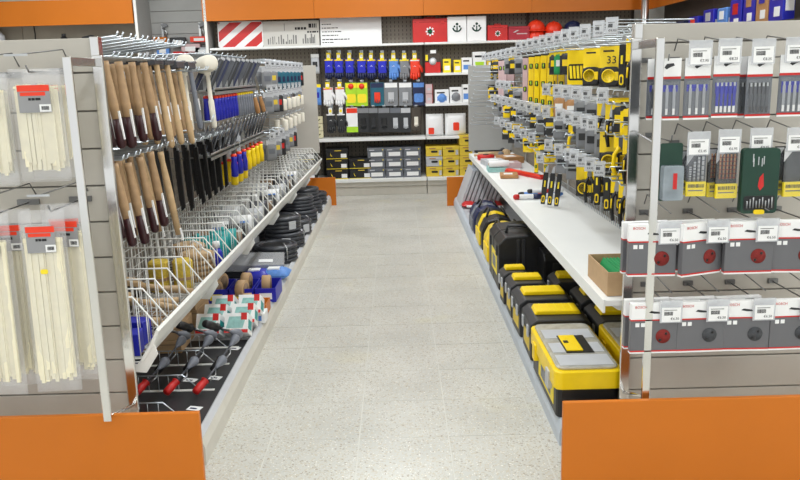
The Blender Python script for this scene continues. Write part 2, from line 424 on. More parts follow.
for z in (1.47, 1.10): PW('short_shelf', MB().box(.365, 1.66, 9.74, 10.12, z - .012, z + .018, WSHELF), .002)
# orange fascias
def fascia(n, x0, x1, cuts, y=9.80):
    o = struct('trim_%d' % n, MB().box(x0, x1, y + .02, y + .04, 2.18, 2.62, ORANGE).mesh('fascia'))
    xs = [x0] + cuts + [x1]
    for a, b in zip(xs, xs[1:]): ob('fascia_panel', MB().box(a + .0015, b - .0015, y, y + .019, 2.177, 2.62 if n != 2 else 2.47, ORANGE).mesh('fascia_panel', .001), o)
    return o
fascia(1, -2.33, 3.12, [-.97, .36, 1.68])
fascia(2, -6.4, -3.172, [-4.9])
bpy.data.objects['trim_2'].data.transform(Matrix.Diagonal((1, 1, 1, 1)))
me = bpy.data.objects['trim_2'].data
for v in me.vertices:
    if v.co.z > 2.47: v.co.z = 2.47
o = struct('trim_3', MB().box(3.13, 3.15, 4.0, 9.8, 2.18, 2.62, ORANGE).mesh('fascia'))
for k in range(4): ob('fascia_panel', MB().box(3.112, 3.129, 4.0 + k * 1.45 + .002, 4.0 + (k + 1) * 1.45 - .002, 2.177, 2.62, ORANGE).mesh('fascia_panel', .001), o)
# recessed slat bay between the two orange fascias
bay = ob('recessed_bay', None, None, (-2.72, 10.4, 0)); bay['label'] = 'recessed grey slat board bay with white edged sides between the orange fascias'; bay['category'] = 'wall panel'
slats(bay, -.42, .42, -.04, .1, 3.1, PANELG, .142, .02)
for q in (-1, 1):
    sd = ob('side_panel', MB().box(q * .42 - .012, q * .42 + .012, -.58, 0, .1, 3.1, PANELG).mesh('side_panel'), bay)
    ob('white_edge', MB().box(q * .42 - .016, q * .42 + .016, -.60, -.58, .1, 3.1, WHITE).mesh('white_edge', .001), sd)
# brown perforated wall run behind the far fascia
wl = ob('wall_shelving', None, None, (-4.65, 9.9, 0)); wl['label'] = 'brown perforated wall panels below the fascia above the cable tie display'; wl['category'] = 'shelving'
for k in range(2): ob('back_panel', MB().box(-1.5 + k * 1.48, -.026 + k * 1.48, .20, .22, .1, 2.5, C('taupe_panel', 150, 143, 130, rough=.6, var=.03)).mesh('back_panel'), wl)
ob('top_shelf', MB().box(-1.5, 1.46, -.10, .20, 1.83, 1.858, WSHELF).mesh('top_shelf'), wl)
# perforated wall run on the far side of the yellow tool gondola
wr = ob('wall_shelving', None, None, (3.3, 7, 0)); wr['label'] = 'dark brown wall panels under the fascia that turns along the side wall'; wr['category'] = 'shelving'
for k in range(4): ob('back_panel', MB().box(.06, .08, -3 + k * 1.5, -1.506 + k * 1.5, .1, 2.5, DBROWN).mesh('back_panel'), wr)
ob('shelf', MB().box(-.22, .06, -3, 2.6, 1.80, 1.83, DBROWN).mesh('shelf'), wr)
pm = MB().tube([(0, 0, 0), (0, 0, 3.18)], .045, BRUSHED, 14)
thing('metal_post', 'round grey metal post standing in the corner below the orange fascia', 'post', [('post', pm.mesh('post')), ('foot_plate', MB().lathe([(.09, 0), (.09, .012)], BRUSHED, 14).mesh('foot'))], (2.95, 9.45, 0))

# ------------------------------------------------------------------ small shared meshes
def tag_parts(w=.062, h=.078, price='€7.95', seed=1, holder=True, hh=.03):
    """a price ticket facing -y, top at z=0; returns (mesh of holder, [(sub name, mesh)...])"""
    a = MB().box(-w / 2 - .006, w / 2 + .006, -.0012, .0012, -h - .004, hh, HOLDER).mesh('tag_holder')
    t = MB().box(-w / 2, w / 2, -.0022, -.0013, -h, -.006 if hh < .02 else 0, PAPER if w > .06 else LGREY).mesh('ticket')
    b = MB(); barcode(-w * .38, w * .08, -h * .55, -h * .28, -.0023, b, INK, seed); b.box(-w * .4, w * .3, -.0027, -.0023, -h * .2, -h * .15, GREYINK)
    return a, [('ticket', t), ('barcode', b.mesh('barcode')), ('price', shifted(text(price, h * .24, INK, 'RIGHT'), w * .42, -.0026, -h * .86))]
# gondola hook: one long prong plus a label arm; root at origin, runs along +x
def hook_mesh(ln=.33, r=.0044, up=.02, plate=True, m=None):
    m = m or ZINC
    a = MB().tube([(0, 0, 0), (ln, 0, .004), (ln + .012, 0, up)], r, m, 6)
    if plate: a.box(.0, .004, -.02, .02, -.015, .02, LGREY)
    return a.mesh('prong')
def twin_mesh(ln=.395, r=.0046, gap=.055, up=.03, m=None):
    m = m or ZINC
    a = MB()
    for q in (-1, 1): a.tube([(.004, q * gap / 2, 0), (ln, q * gap / 2, .012), (ln + .01, q * gap / 2, up)], r, m, 6)
    a.box(.0, .004, -.045, .045, -.02, .02, LGREY)
    return a.mesh('prong')
ARM = MB().tube([(0, 0, .06), (.34, 0, .066), (.345, 0, .05)], .003, ZINC, 6).mesh('label_arm')
HOOK = hook_mesh(); LHOOK = hook_mesh(.44); LLHOOK = hook_mesh(.50, .0045); HOOKS = hook_mesh(.2); TWIN = twin_mesh()
TAGS = [tag_parts(.042, .056, p, k, True, .012) for k, p in enumerate(('€4.95', '€9.50', '€12.95'))]

# ------------------------------------------------------------------ end-cap goods beside the cable ties and the drill bits
def long_hook(label, x, y, z, ln, price=None, k=0, tag=None, drop=.0):
    """dark wire display hook running towards the viewer, optional ticket at its tip"""
    pr = MB().tube([(0, 0, 0), (0, -ln, .0), (0, -ln - .006, .02)], .0026, DKWIRE, 6).box(-.018, .018, -.006, .004, -.006, .012, DKWIRE).mesh('prong')
    parts = [('prong', pr)]
    if price:
        arm = MB().tube([(.0, 0, .035), (.0, -.03, .075), (.0, -ln - .012, .05)], .0022, DKWIRE, 6).mesh('label_arm')
        a, subs = tag_parts(.066, .052, price, 20 + k, hh=.026)
        parts += [('label_arm', arm), ('price_tag', a, subs, (.0, -ln - .014, .05 - .026 + drop))]
    return thing('display_hook', label, 'hook', parts, (x, y, z))
def blade_pack(kind):
    w, h = .088, .205; n = {0: 3, 1: 5, 2: 5, 3: 4}[kind]
    P = [('card', MB().box(-w / 2, w / 2, 0, .003, -h, 0, GREYP).mesh('card')),
         ('header', MB().box(-w / 2, w / 2, -.0012, -.0002, -.062, 0, PAPER).mesh('header')),
         ('red_stripe', MB().box(-w / 2, w / 2, -.0016, -.0012, -.068, -.060, RED).mesh('stripe')),
         ('red_stripe', MB().box(-w / 2, w / 2, -.0016, -.0002, -h + .006, -h + .013, RED).mesh('stripe')),
         ('white_foot', MB().box(-w / 2, w / 2, -.0016, -.0002, -h, -h + .006, PAPER).mesh('foot'))]
    tool = MB().plate([(-.012, -.030), (-.004, -.018), (.018, -.016), (.022, -.024), (.006, -.030), (-.004, -.036)], -.002, -.0012, CHAR)
    P.append(('tool_picture', tool.mesh('picture')))
    col = (BLUE, BLUE, DKSTEEL, BLUE)[kind]
    P.append(('blue_field', MB().box(-w * .4, w * .4, -.001, -.0002, -.125 if kind else -.11, -.088, BLUE if kind != 2 else CHAR).mesh('field')))
    for i in range(n):
        x = (i - (n - 1) / 2) * w * .8 / n
        b = MB().plate([(x - .005, -.10), (x + .005, -.10), (x + .0045, -.175), (x - .001, -.178), (x - .0045, -.17)], -.004, -.002, STEEL if kind in (0, 3) else col)
        b.box(x - .003, x + .003, -.004, -.002, -.10, -.088, LGREY)
        b.box(x - .004, x + .004, -.0045, -.004, -.187, -.166, PAPER if kind != 2 else CHAR)
        P.append(('jigsaw_blade', b.mesh('blade')))
    P.append(('blister', MB().cbox(-w * .44, w * .44, -.009, -.0003, -h + .016, -.076, CLEAR, .004, None, 'y').mesh('blister')))
    return P
def drill_pack(kind):
    w, h = (.066, .155) if kind == 0 else (.074, .170)
    P = [('card', MB().box(-w / 2, w / 2, 0, .003, -h, 0, BLACK if kind else DKSTEEL).mesh('card')),
         ('yellow_label', MB().box(-w / 2, w / 2, -.011, 0, -h, -h + .05, LYELLOW).mesh('label'))]
    b = MB(); barcode(-w * .4, w * .4, -h + .030, -h + .042, -.0112, b, INK, 5 + kind); b.box(-w * .4, w * .35, -.0118, -.0112, -h + .018, -h + .022, GREYINK)
    P.append(('barcode', b.mesh('barcode')))
    P.append(('corner_print', MB().plate([(-w / 2, -.004), (-w * .02, -.004), (-w / 2, -.05)] , -.0015, -.0002, PAPER if kind == 2 else LGREY).mesh('corner')))
    n = 4 if kind == 0 else 5
    for i in range(n if kind != 2 else 0):
        x = (i - (n - 1) / 2) * w * .84 / n; hh = .05 + .05 * i / (n - 1) if kind == 0 else .085
        d = MB().tube([(x, -.006, -.103), (x, -.006, -.103 + hh)], .0042 if kind == 0 else .0028, LGREY if kind == 0 else BEECH, 6)
        for t in range(6): d.box(x - .0048, x + .0048, -.0108, -.009, -.10 + t * hh / 6, -.0975 + t * hh / 6, DKSTEEL if kind == 0 else DRED)
        P.append(('drill_bit', d.mesh('bit')))
    P.append(('blister', MB().cbox(-w * .47, w * .47, -.0125, -.0003, -h + .002, -.008, CLEAR, .003, None, 'y').mesh('blister')))
    return P
def green_case():
    w, h = .125, .225
    P = [('body', MB().cbox(-w / 2, w / 2, -.03, .0, -h, 0, DGREEN, .012, None, 'y').mesh('body', .002)),
         ('window', MB().cbox(-w * .42, w * .42, -.0315, -.030, -h + .012, -h + .062, BLACK, .006, None, 'y').mesh('window'))]
    bits = MB()
    for i in range(9): bits.tube([(-.042 + i * .0105, -.033, -h + .02), (-.042 + i * .0105, -.033, -h + .045 + .006 * (i % 3))], .0028, STEEL, 5)
    P.append(('bit_row', bits.mesh('bits')))
    P.append(('latch', MB().cbox(-.018, .018, -.036, -.028, -h - .002, -h + .014, YELLOW, .006, None, 'y').mesh('latch')))
    P.append(('red_mark', MB().plate([(-.004, -.10), (.008, -.085), (.012, -.13), (.0, -.145), (-.008, -.13)], -.0312, -.030, RED).mesh('mark')))
    pl = MB()
    for i, (x, z) in enumerate(((-.03, -.035), (-.012, -.045), (.0, -.05), (.006, -.043), (-.028, -.05))): pl.box(x, x + .003, -.0308, -.030, z - .012, z + .016, LGREY)
    P.append(('print', pl.mesh('print')))
    return P
def bit_box():
    P = [('back', MB().cbox(-.04, .04, -.004, 0, -.20, 0, DGREEN, .008, None, 'y').mesh('back')),
         ('clear_box', MB().cbox(-.036, .036, -.035, -.004, -.195, -.075, clearmat('blue_grey_clear', (.45, .52, .58), .55), .006, None, 'y').mesh('clear', .002)),
         ('red_mark', MB().box(-.002, .012, -.036, -.0352, -.155, -.10, RED).mesh('mark'))]
    t = MB()
    for i in range(5): t.tube([(-.025 + i * .012, -.015, -.185), (-.025 + i * .012, -.015, -.12)], .004, STEEL, 6)
    P.append(('bit_row', t.mesh('bits')))
    return P
def sand_pack(disc, w=.165, h=.185):
    d = .022
    P = [('sleeve', MB().box(-w / 2, w / 2, -d, 0, -h + .009, -.062, C('sleeve_grey', 104, 104, 108, rough=.4, var=.03)).mesh('sleeve', .001)),
         ('header', MB().box(-w / 2, w / 2, -d, 0, -.060, 0, PAPER).mesh('header', .001)),
         ('red_stripe', MB().box(-w / 2, w / 2, -d - .001, 0, -.064, -.0595, RED).mesh('stripe')),
         ('red_stripe', MB().box(-w / 2, w / 2, -d - .001, 0, -h + .006, -h + .011, RED).mesh('stripe')),
         ('white_foot', MB().box(-w / 2, w / 2, -d, 0, -h, -h + .006, PAPER).mesh('foot'))]
    pr = MB()
    for x in (-w * .40, -w * .28): pr.box(x, x + .014, -d - .001, -d, -.086, -.072, PAPER)
    P.append(('icon_print', pr.mesh('icons')))
    dm = MB().lathe([(.026, 0), (.026, .002)], disc, 20, TR(w * .20, -d, -.122) @ RX(PI / 2))
    hs = [('disc_hole', MB().lathe([(.005, 0), (.005, .0008)], BLACK, 8, TR(w * .20 + a, -d - .002, -.122 + b) @ RX(PI / 2)).mesh('hole')) for a, b in ((-.011, -.013), (.010, .010))]
    P.append(('sanding_disc', dm.mesh('disc'), hs))
    P.append(('lettering', shifted(text('BOSCH', .013, RED), -w * .42, -d - .0008, -.018)))
    ln = MB().plate([(-.02, -.034), (-.012, -.028), (.016, -.032), (.022, -.038), (.0, -.038)], -d - .001, -d, CHAR); ln.box(.022, .06, -d - .0008, -d, -.012, -.008, GREYINK)
    P.append(('tool_picture', ln.mesh('picture')))
    return P
YE = 2.885
for k, (x, z, kd, pr, tg) in enumerate(((.912, 1.530, 0, None, 'half hidden behind the steel hoop'), (1.013, 1.530, 0, '€7.95', 'with three blades beside the steel hoop'), (1.110, 1.534, 1, '€8.25', 'with five bright blue blades'),
                                        (1.222, 1.530, 2, '€8.25', 'with five dark blades'), (1.333, 1.532, 3, '€9.75', 'at the picture edge'))):
    long_hook('dark wire display hook carrying the jigsaw blade pack ' + tg, x, YE, z - .012, .235, pr, k, drop=.012)
    thing('blade_pack', 'grey jigsaw blade pack with white header ' + tg, 'blade pack', blade_pack(kd), (x, YE - .233 + .0, z - .006), (0, 0, R((-3, 2, -2, 3, -4)[k])))
    if k in (0, 3): thing('blade_pack', 'grey jigsaw blade pack hanging behind the one ' + tg, 'blade pack', blade_pack(kd), (x - .012, YE - .19, z - .006), (0, 0, R(8)))
for k, (x, z, kd, pr, tg) in enumerate(((.938, 1.235, 'b', None, 'clear bit box on green backing behind the steel hoop'), (1.027, 1.205, 0, '€5.45', 'masonry drill bit pack with yellow barcode foot and silver bits'),
                                        (1.132, 1.210, 1, '€6.95', 'drill bit pack with yellow barcode foot and bronze bits'), (1.240, 1.212, 'g', '€9.95', 'dark green drill bit case with small yellow latch'),
                                        (1.365, 1.210, 2, '€4.95', 'wood bit pack with yellow barcode foot and pale corner'))):
    P = bit_box() if kd == 'b' else green_case() if kd == 'g' else drill_pack(kd)
    long_hook('dark wire display hook carrying the ' + tg.split(' with ')[0].split(' behind ')[0], x, YE, z + .012, .225, pr, 6 + k, drop=.012)
    thing('drill_set' if kd in ('b', 'g') else 'drill_bit_pack', tg, 'drill bits', P, (x, YE - .226, z + .006), (0, 0, R((2, -3, 2, -2, 3)[k])))
    if kd not in ('b', 'g'): thing('drill_bit_pack', 'pack behind the ' + tg, 'drill bits', P, (x - .016, YE - .19, z + .006), (0, 0, R(6)))
for row, (zt, xs, names) in enumerate(((.970, (.871, 1.036, 1.205, 1.372), ('crossed by the steel hoop', 'second from the steel hoop, turned askew', 'third from the steel hoop', 'fourth from the steel hoop')),
                                       (.687, (.888, 1.052, 1.214, 1.380), ('crossed by the steel hoop', 'second from the steel hoop', 'third from the steel hoop', 'fourth from the steel hoop')))):
    for k, x in enumerate(xs):
        disc = DRED if row == 0 or k == 0 else DGREYD
        cn = 'red disc' if disc is DRED else 'grey disc'
        rn = 'upper' if row == 0 else 'lower'
        long_hook('dark wire display hook of the %s sanding row, %s' % (rn, names[k]), x + .055, YE, zt - .012, .276, '€6.50', 12 + row * 4 + k, drop=-.026)
        thing('sanding_disc_pack', 'grey sanding pack with %s in %s row, %s' % (cn, rn, names[k]), 'sanding pack', sand_pack(disc), (x, YE - .258, zt), (0, 0, R(((-1, 20, 0, -6), (0, 1, -2, 1))[row][k])), None)
        if k < 3: thing('sanding_disc_pack', 'sanding pack tucked behind the %s row pack %s' % (rn, names[k]), 'sanding pack', sand_pack(disc), (x - .006, YE - .20, zt - .002), (0, 0, R(3)))

# cable tie bags
def tie_bag(w, h, seed, sticker=False, red_first=True):
    r = random.Random(seed); tw = w * .74
    ties = MB()
    for q in range(26):
        x = -tw / 2 + tw * q / 25; y = r.uniform(-.010, .006)
        ties.box(x - .006, x + .006, y - .006, y + .002, -h + .035 + r.uniform(0, .05), -h * .16 + r.uniform(-.01, .012), CREAM)
        ties.box(x - .007, x + .007, y - .008, y + .003, -h * .17, -h * .15, CREAM)
    lw = w * .62; lz = -.052; y = -.022
    P = [('tie_bundle', ties.mesh('ties')),
         ('bag', MB().pillow(w, h, .040, FILM, 7, 12, seed).mesh('bag')),
         ('grey_label', MB().box(-lw / 2, lw / 2, y - .001, y, lz - .088, lz, C('label_grey', 150, 150, 152, rough=.5, var=.03)).mesh('label'), [
             ('red_band', MB().box(-lw / 2, lw / 2, y - .0018, y - .001, lz - .020, lz, ORED).mesh('band')),
             ('red_name', MB().box(-lw * .42, lw * .36, y - .0018, y - .001, lz - .034, lz - .0225, ORED).mesh('name')),
             ('size_print', (lambda b: (b.box(-lw * .18, -lw * .1, y - .0018, y - .001, lz - .049, lz - .041, INK), b.box(-lw * .08, lw * .02, y - .0018, y - .001, lz - .049, lz - .041, INK), b.box(lw * .04, lw * .2, y - .0018, y - .001, lz - .049, lz - .041, INK), b)[3])(MB()).mesh('size')),
             ('barcode_sticker', (lambda b: (b.box(lw * .14, lw * .5, y - .0018, y - .001, lz - .086, lz - .062, PAPER), barcode(lw * .2, lw * .44, lz - .080, lz - .068, y - .0019, b, INK, seed), b)[2])(MB()).mesh('barcode'))])]
    if sticker: P.append(('price_sticker', MB().cbox(-.012, .012, -.0235, -.0225, -.212, -.196, LYELLOW, .005, None, 'y').mesh('sticker')))
    return P
YL = 2.80
for k, (x, z, w, h, y, a, tg) in enumerate(((-1.176, 1.545, .165, .37, 2.585, 3, 'front bag of the upper row nearest the steel hoop'), (-1.168, 1.543, .165, .365, 2.65, -5, 'bag behind the front one of the upper row'),
                                            (-1.345, 1.535, .165, .37, 2.575, 2, 'upper row bag cut off by the picture edge'), (-1.365, 1.53, .165, .365, 2.64, -4, 'upper row bag behind the one at the picture edge'),
                                            (-1.188, 1.088, .15, .63, 2.535, 4, 'long front bag of the lower row with yellow price sticker'), (-1.130, 1.092, .15, .62, 2.60, -7, 'long second bag of the lower row beside the steel hoop'),
                                            (-1.162, 1.09, .16, .625, 2.66, 6, 'long third bag of the lower row further behind'), (-1.372, 1.082, .16, .63, 2.53, -3, 'long lower row bag cut off by the picture edge'),
                                            (-1.335, 1.083, .16, .625, 2.60, 5, 'long lower row bag behind the one at the edge'))):
    thing('cable_tie_bag', 'bag of cable ties, ' + tg, 'cable ties', tie_bag(w, h, 40 + k, 'sticker' in tg), (x, y, z), (R(-2 if h > .5 else 0), 0, R(a)))
for x, z, tg in ((-1.176, 1.535, 'upper row front bags'), (-1.352, 1.527, 'upper row bags at the picture edge'), (-1.16, 1.080, 'lower row long bags'), (-1.35, 1.074, 'lower row bags at the picture edge')):
    pr = MB().tube([(0, 0, 0), (0, -.25, 0), (0, -.265, .02)], .003, DKWIRE, 6).box(-.04, .04, -.006, .004, -.008, .012, DKWIRE).mesh('prong')
    am = MB().tube([(.03, 0, .03), (.03, -.04, .075), (-.03, -.24, .055)], .0024, DKWIRE, 6).mesh('label_arm')
    hd = MB().box(-.075, .0, -.247, -.244, .050, .057, LGREY).mesh('tag_holder')
    thing('display_hook', 'dark wire display hook carrying the ' + tg + ' of cable ties', 'hook', [('prong', pr), ('label_arm', am), ('tag_holder', hd)], (x, YL, z))

# ------------------------------------------------------------------ goods on the gondola with wooden handles
XL = -1.458       # face of its perforated panel
def lean(a): return (R(a), 0, 0)
def handle_parts(ln, grip, r=.019, woodm=WOOD, sticker=True):
    z = 0.0; g = ln * grip
    prof = [(r * .55, -.004), (r * .8, 0), (r * .82, -.02), (r * .72, -ln * .12), (r * .9, -ln * .3), (r, -ln * .5), (r * .86, -(ln - g))]
    P = [('shaft', MB().lathe([(a, b) for a, b in reversed(prof)], woodm, 10).mesh('shaft'))]
    gp = [(r * .87, -(ln - g)), (r * .98, -(ln - g * .6)), (r * 1.02, -(ln - g * .25)), (r * .9, -(ln - .008)), (r * .4, -ln)]
    if grip: P.append(('grip', MB().lathe(list(reversed(gp)), MAROON, 10).mesh('grip')))
    if sticker: P.append(('barcode_sticker', MB().box(r * .7, r * 1.05, -r * .55, r * .0, -(ln - g) - .05 * (grip > 0) - .03, -(ln - g) + .03, PAPER).mesh('sticker')))
    return P
def hook_set(y, z, tag, mesh=None, ln=.36):
    return thing('peg_hook', tag, 'hook', [('prong', mesh or TWIN)], (XL, y, z))
HA = [handle_parts(.335, .34), handle_parts(.345, .36, .021), handle_parts(.40, 0, .018, LWOOD)]
cnt = 0
for i, y in enumerate((3.03, 3.18, 3.34, 3.50, 3.66, 3.83)):
    hook_set(y, 1.578, 'twin zinc peg hook of the top handle row, %s from the near steel post' % nth(i))
    for j, x in enumerate((-1.105, -1.185, -1.265)):
        if i < 4:
            thing('wooden_haft', 'wooden handle with maroon grip in the top row, %s hook, %s from its tip' % (nth(i), nth(j)), 'tool handle', HA[(i + j) % 2], (x, y + .004 * j, 1.574 - .006 * ((i * 3 + j) % 3)), (R(random.uniform(-3, 3)), R(-5 + random.uniform(-2, 2)), 0))
TWINUP = twin_mesh(.43, .0042, .06, .028)
for i in range(7):
    thing('peg_hook', 'bare twin zinc hook above the wooden handles, %s from the near steel post' % nth(i), 'hook', [('prong', TWINUP)], (XL, 3.0 + i * .15, 1.612), (0, R(-5), 0))
def hammer(woodm, headm, ln=.37, kind=0):
    P = [('handle', MB().lathe([(.008, -ln), (.016, -ln + .012), (.018, -ln * .8), (.014, -ln * .4), (.013, -.02), (.012, .012)], woodm, 10).mesh('handle'))]
    h = MB().cbox(-.016, .016, -.060, .055, -.018, .020, headm, .006, None, 'y')
    h.plate([(-.016, .010), (.016, .010), (.014, .022), (-.014, .022)], .05, .085, headm) if kind == 0 else h.lathe([(.020, 0), (.022, .005), (.022, .022), (.018, .026)], headm, 12, TR(0, -.055, .001) @ RX(PI / 2))
    P.append(('head', h.mesh('head', .001)))
    P.append(('barcode_sticker', MB().box(.012, .018, -.005, .004, -ln * .7, -ln * .52, PAPER).mesh('sticker')))
    return P
HM = [hammer(LWOOD, DKSTEEL, .40, 0), hammer(WOOD, BLACK, .36, 1), hammer(GGREY, DKSTEEL, .34, 0)]
for i, (y, z) in enumerate(((3.66, 1.565), (3.83, 1.565), (4.03, 1.55), (4.25, 1.55))):
    if i > 1: hook_set(y, 1.53, 'twin zinc peg hook holding steel hammers, %s from the wooden handles' % nth(i - 2))
    for j, x in enumerate((-1.10, -1.19, -1.28)):
        k = (0 if j != 1 else 1) if i < 3 else 2 - (j > 0)
        thing('hammer', '%s hammer, %s hook before the white mallets, %s from its tip' % (('pale handled', 'brown handled', 'grey handled')[k], nth(3 - i), nth(j)), 'hammer', HM[k], (x, y, z + .018), (0, R(-6), R(4 * j - 4)))
def mallet(s):
    P = [('handle', MB().lathe([(.010, -.34), (.017, -.33), (.0175, -.18), (.013, -.17), (.012, -.03), (.020, -.028), (.022, -.0)], RUBBERW, 12).mesh('handle')),
         ('head', MB().lathe([(.030, -.075), (.046, -.062), (.050, -.035), (.050, .035), (.046, .062), (.030, .075)], RUBBERW, 18, TR(0, 0, .035) @ RY(PI / 2)).mesh('head'))]
    return P
ML = mallet(1)
for i, (y, x) in enumerate(((4.46, -1.19), (4.68, -1.11))):
    hook_set(y, 1.535, 'twin zinc peg hook under the %s white rubber mallet' % nth(i), TWIN)
    thing('rubber_mallet', ('white rubber mallet just behind the grey handled hammer', 'large white rubber mallet in front of the chisel rack')[i], 'mallet', ML, (x, y, 1.545), (0, R(-7), R(-50)))
hook_set(4.5, 1.245, 'long zinc wire hook with upturned tip below the white mallets', twin_mesh(.40, .004, .03, .05))
# second row of handles
for i, y in enumerate((3.02, 3.17, 3.32, 3.47, 3.62)):
    hook_set(y, 1.19, 'twin zinc peg hook of the second handle row, %s from the near steel post' % nth(i))
    for j, x in enumerate((-1.105, -1.20, -1.29)):
        k = 2 if i >= 4 else (i + j) % 2
        thing('wooden_haft', 'wooden handle %s in the second row, %s hook, %s from its tip' % ('left plain and pale' if k == 2 else 'with maroon grip', nth(i), nth(j)), 'tool handle', HA[k], (x, y, 1.186 - .008 * ((i * 2 + j) % 3)), (R(random.uniform(-2, 4)), R(-6 + random.uniform(-2, 2)), 0))
ch = MB().box(-.004, .004, -.02, .02, -.06, .05, ZINC)
for q in range(9):
    ch.tube([(.01, -.02 + .005 * q, 0), (.36, -.03 + .0075 * q, .01)], .0022, ZINC, 5)
CM = ch.mesh('prongs')
for i, y in enumerate((3.1, 3.42, 3.78, 4.1)):
    thing('wire_rack', 'flat zinc rack of parallel wires above the second handle row, %s from the near post' % nth(i), 'rack', [('prongs', CM)], (XL, y, 1.225))
# black rods and files
def rod():
    return [('shank', MB().plate([(-.010, 0), (.010, 0), (.012, -.16), (.013, -.30), (-.010, -.32), (-.012, -.16)], -.006, .006, BLACK).mesh('shank', .001)), ('tang', MB().tube([(0, 0, 0), (0, 0, .05)], .004, STEEL, 6).mesh('tang'))]
RD = rod()
for i in range(6):
    y = 4.06 + i * .17
    hook_set(y, 1.16, 'twin zinc peg hook of the black chisel row, %s from the pale handles' % nth(i))
    for j, x in enumerate((-1.095, -1.15, -1.205, -1.26)):
        thing('cold_chisel', 'long black cold chisel, %s hook after the pale handles, %s from its tip' % (nth(i), nth(j)), 'chisel', RD, (x, y, 1.135), (R(((i * 4 + j) % 5 - 2) * 1.6), R(-2), R(12 * j - 20)))
def driver(hm, col, ln=.15):
    return [('handle', MB().lathe([(.010, -ln), (.017, -ln + .006), (.0175, -ln * .55), (.0125, -ln * .25), (.015, -.012)], hm, 10).mesh('handle')), ('collar', MB().lathe([(.0152, -.014), (.0156, -.004), (.010, .004)], col, 10).mesh('collar')),
            ('blade', MB().box(-.009, .009, -.0016, .0016, .0, .17, STEEL).mesh('blade'))]
DR = {'blue': driver(BLUE, ORED, .15), 'grey': driver(GGREY, YELLOW, .16), 'yellow': driver(YELLOW, ORED, .165), 'wood': driver(BEECH, STEEL, .14)}
def rack(label, y0, y1, x, z):
    n = int((y1 - y0) / .05); b = MB().box(-.05, .05, 0, y1 - y0, -.012, .0, BRUSHED); b.box(.046, .05, 0, y1 - y0, -.03, .012, BRUSHED)
    r = [('tray', b.mesh('tray', .001))]
    for q in (.05, y1 - y0 - .05): r.append(('arm', MB().box(XL - x, .0, q - .006, q + .006, -.02, -.012, BRUSHED).mesh('arm')))
    return thing('tool_rack', label, 'rack', r, (x, y0, z))
rack('grey steel rack holding blue and grey handled chisels', 4.72, 6.12, -1.13, 1.43)
i = 0
for n_, kd in enumerate(['blue'] * 8 + ['grey'] * 7):
    y = 4.80 + n_ * .085
    for j, x in enumerate((-1.10, -1.16)):
        k = n_ if kd == 'blue' else n_ - 8
        thing('wood_chisel', '%s handled wood chisel with %s collar, %s from the mallet, %s rank' % (kd, 'orange' if kd == 'blue' else 'yellow', nth(k), ('front', 'back')[j]), 'chisel', DR[kd], (x, y, 1.392), (0, 0, R(30)))
def blade_card(i):
    return [('card', MB().box(-.016, .016, 0, .002, -.02, .20, (CHAR, NAVY, DKSTEEL)[i % 3]).mesh('card')), ('steel_edge', MB().box(-.010, .000, -.003, 0, .0, .19, DKSTEEL).mesh('edge')), ('hang_tab', MB().box(-.012, .012, 0, .0018, .195, .215, LGREY).mesh('tab'))]
BC = [blade_card(i) for i in range(3)]
for i in range(9):
    y = 4.70 + i * .16
    hook_set(y, 1.64, 'zinc peg hook carrying slanting file cards, %s from the large mallet' % nth(i), HOOK)
    for j, x in enumerate((-1.11, -1.20)):
        thing('file_card', 'dark file card leaning above the chisel rack, %s from the mallet, %s rank' % (nth(i), ('front', 'back')[j]), 'file', BC[(i + j) % 3], (x, y, 1.435), (R(-6), R(30), R(30)))
for i in range(5):
    thing('wood_chisel', 'beech handled chisel hanging past the grey handled ones, %s from them' % nth(i), 'chisel', DR['wood'], (-1.09 - .02 * (i % 2), 6.05 + i * .13, 1.36), (0, R(-12), R(40)))
hook_set(6.3, 1.40, 'zinc peg hook carrying the beech handled chisels', HOOK)
for i in range(7):
    y = 5.16 + i * .17
    k = 'blue' if i < 3 else 'yellow'
    hook_set(y, 1.03, 'zinc peg hook of the screwdriver row, %s from the black chisels' % nth(i), HOOK)
    if i < 3: thing('screwdriver', 'blue handled screwdriver hanging above yellow ones, %s from the black chisels' % nth(i), 'screwdriver', DR['blue'], (-1.09, y, 1.0), (0, 0, R(15 * i)), s=(1.4, 1.4, 1.0))
    for j, x in enumerate((-1.10, -1.17)):
        thing('screwdriver', 'fat yellow handled screwdriver, %s hook after the black chisels, %s rank' % (nth(i), ('front', 'back')[j]), 'screwdriver', DR['yellow'], (x, y + .05, .945 + .045 * (i > 2)), (0, R(2), R(20 * i)), s=(1.5, 1.5, .95))
# slanting steel bars above the second row (drill rods in racks)
bar = [('rod', MB().tube([(0, 0, 0), (0, 0, .16)], .006, DKSTEEL, 6).mesh('rod')), ('tip', MB().lathe([(.008, 0), (.004, .02)], STEEL, 6, TR(0, 0, .155)).mesh('tip'))]
rack('grey steel rack holding slanting masonry rods below the chisels', 4.5, 6.6, -1.13, 1.06)
for i in range(14):
    for j, x in enumerate((-1.10, -1.17)):
        thing('masonry_rod', 'slanting dark masonry rod below the chisel handles, %s along, %s rank' % (nth(i), ('front', 'back')[j]), 'rod', bar, (x, 4.6 + i * .13, 1.065), (R(-4), R(24), R(30)))

